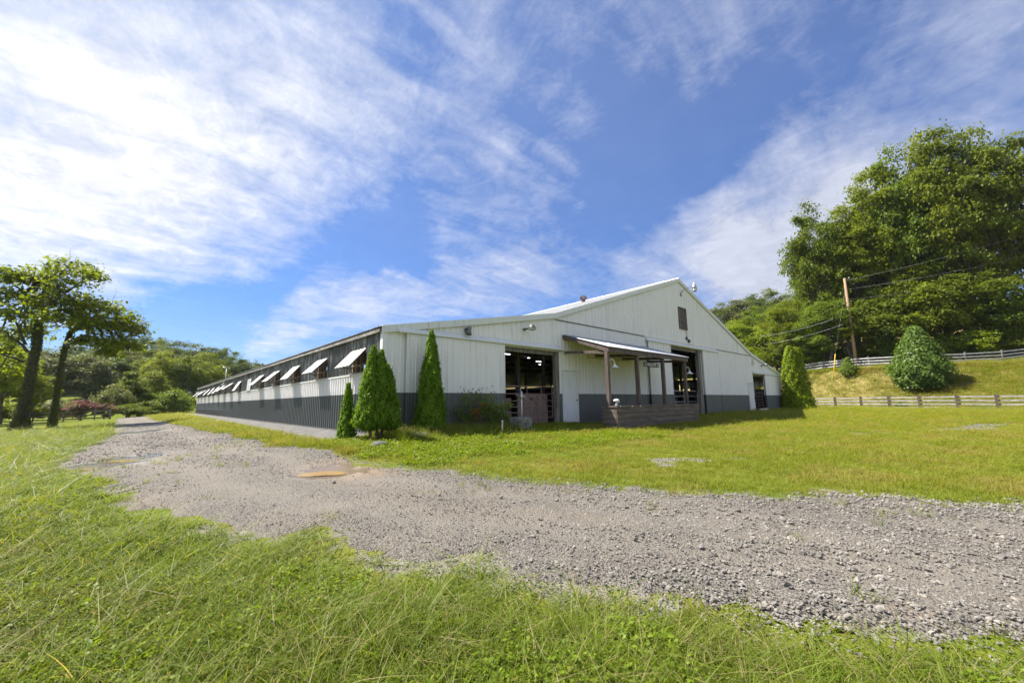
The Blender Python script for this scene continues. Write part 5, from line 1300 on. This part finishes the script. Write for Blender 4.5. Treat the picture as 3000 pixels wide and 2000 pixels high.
# clover and long grass at the foot of the barn front
n = 4200; x = rng.uniform(-1.7, 9.5, n); y = -rng.uniform(.05, 4.6, n); k = free(x, y) & ~in_road(x, y) & (fbm(x+3, y, .8, 3)+.25*sstep(3.2, 1.0, -y)-.30*sstep(6.5, 9.0, x) > .50); x, y = x[k], y[k]
emit('clover', x, y, ground(x, y)+.01, rng.uniform(.6, 1.4, len(x)), rng.uniform(.9, 1.7, len(x)), [weeds(80+i, 26, .15, .07, .032, .8) for i in range(4)], M['weed'], 'clover and low weeds along the barn front')
n = 2600; x = rng.uniform(-.4, 4.3, n); y = -.12-np.abs(rng.normal(0, .75, n)); k = free(x, y) & (y > -2.3); x, y = x[k], y[k]
emit('tall_grass', x, y, ground(x, y), rng.uniform(.6, 1.35, len(x)), rng.uniform(.8, 1.3, len(x)), [blades(90+i, 12, .15, .38, .08, .008, .55, 4) for i in range(4)], M['grass'], 'tall seeding grass along the foot of the barn front', .12)
# verge between road and apron
n = 9000; y = -2.5+57*rng.uniform(size=n)**1.9; x = rng.uniform(-4.2, -1.2, n); k = ~in_road(x, y) & (x < -1.5) ; x, y = x[k], y[k]
emit('verge_grass', x, y, ground(x, y)+.01, rng.uniform(.8, 1.7, len(x)), np.clip(.9+y*.03, .9, 2.2)*rng.uniform(.8, 1.2, len(x)), short, M['lawngrass'], 'strip of grass between the gravel road and the concrete apron')
# tufts growing in and along the gravel
n = 1500; x = rng.uniform(-6, 6, n); y = rng.uniform(-12.5, 4, n); _a, _b = side(x, y); k = in_road(x, y) & (fbm(x, y, 1.1, 3)+.16*np.exp(-np.minimum(_a, _b)/.35)-.02*(x < -2) > .62) & visible(x, y, ground(x, y)); x, y = x[k], y[k]
emit('gravel_tufts', x, y, ground(x, y)+.02, rng.uniform(.35, .8, len(x)), rng.uniform(.6, 1.1, len(x)), short+lush[:2], M['lawngrass'], 'sparse grass tufts in the gravel')
# dry grass of the bank
n = 26000; x = rng.uniform(44, 70, n); y = rng.uniform(-34, 12, n); toe = 48.5+(np.clip(y, -40, 30)+12.8)*.62; z = ground(x, y); k = (x > toe-1.5) & visible(x, y, z); x, y, z = x[k], y[k], z[k]
emit('bank_grass', x, y, z, rng.uniform(1.6, 3.4, len(x)), rng.uniform(3, 5, len(x)), short, M['bankgrass'], 'dry weedy grass on the bank')
# loose stones on the road
stones = [rock_mesh('stone', 100+i, 1, .62) for i in range(7)]
n = 330000; x, y, rr = polar(n, 1.5, 34, 1.15); z0 = ground(x, y); k = visible(x, y, z0); x, y, rr = x[k], y[k], rr[k]
ir = in_road(x, y); dl, dr = side(x, y)
edge = ~ir & (np.minimum(dl, dr) < .35) & (rng.uniform(size=len(x)) < .35)
coarse = sstep(-4.5, .5, x-.25*y-2.0+1.5*(fbm(x, y, .6, 3)-.5))
pt_ = b = bare(x, y) > .5
keep = (ir & (rng.uniform(size=len(x)) < .30+.70*np.maximum(coarse, (fbm(x+5, y, .9, 3) > .52)*.6))) | edge | (pt_ & ~ir & (rng.uniform(size=len(x)) < .45))
_t = dl/(dl+dr+1e-6); keep &= ~(ir & (rng.uniform(size=len(x)) < .55*(np.exp(-((_t-.30)/.10)**2)+np.exp(-((_t-.70)/.10)**2))))
for px_, py_, a_, b__, _ in PUD: keep &= np.hypot(x-px_, y-py_) > a_*.8
x, y, rr, coarse = x[keep], y[keep], rr[keep], coarse[keep]; n = len(x)
s_ = (.0050+.0085*coarse*rng.uniform(.3, 1, n)**1.5)*rng.lognormal(0, .38, n)*np.clip(rr/7, 1, 2.2); s_ = np.minimum(s_, .032)
# height of the road surface under each stone
P_ = np.stack([RX.ravel(), RY.ravel()], -1)
lift = .028*np.sqrt(np.minimum(.5, np.minimum(*side(x, y))*.35)*8).clip(0, 1)*in_road(x, y) + .004
rot = rng.normal(0, .35, (n, 3)); rot[:, 2] = rng.uniform(0, 6.283, n)
scatter('loose_stones', np.stack([x, y, ground(x, y)+lift+s_*.25], -1), rot, np.stack([s_*rng.uniform(1, 1.7, n), s_*rng.uniform(.8, 1.2, n), s_], -1), rng.integers(0, 7, n), stones, M['stone'], 'loose crushed stone covering the gravel road')
# ------------------------------------------------------------------ thin summer haze
bx0, bx1, by0, by1 = gx[0]-5, gx[-1]+5, gy[0]-5, gy[-1]+5
hz = MB().box(bx0, bx1, by0, by1, float(Z.min())-1.5, 95.0).build('haze', None)
m, g = newmat('summer_haze')
pv = g.n('ShaderNodeVolumePrincipled'); pv.inputs['Color'].default_value = (.80, .87, 1.0, 1); pv.inputs['Density'].default_value = .00013; pv.inputs['Anisotropy'].default_value = .3
g.n('ShaderNodeOutputMaterial', inp={'Volume': pv.outputs[0]})
hz.data.materials.append(m); tag(hz, 'thin summer haze over the valley', kind='stuff')
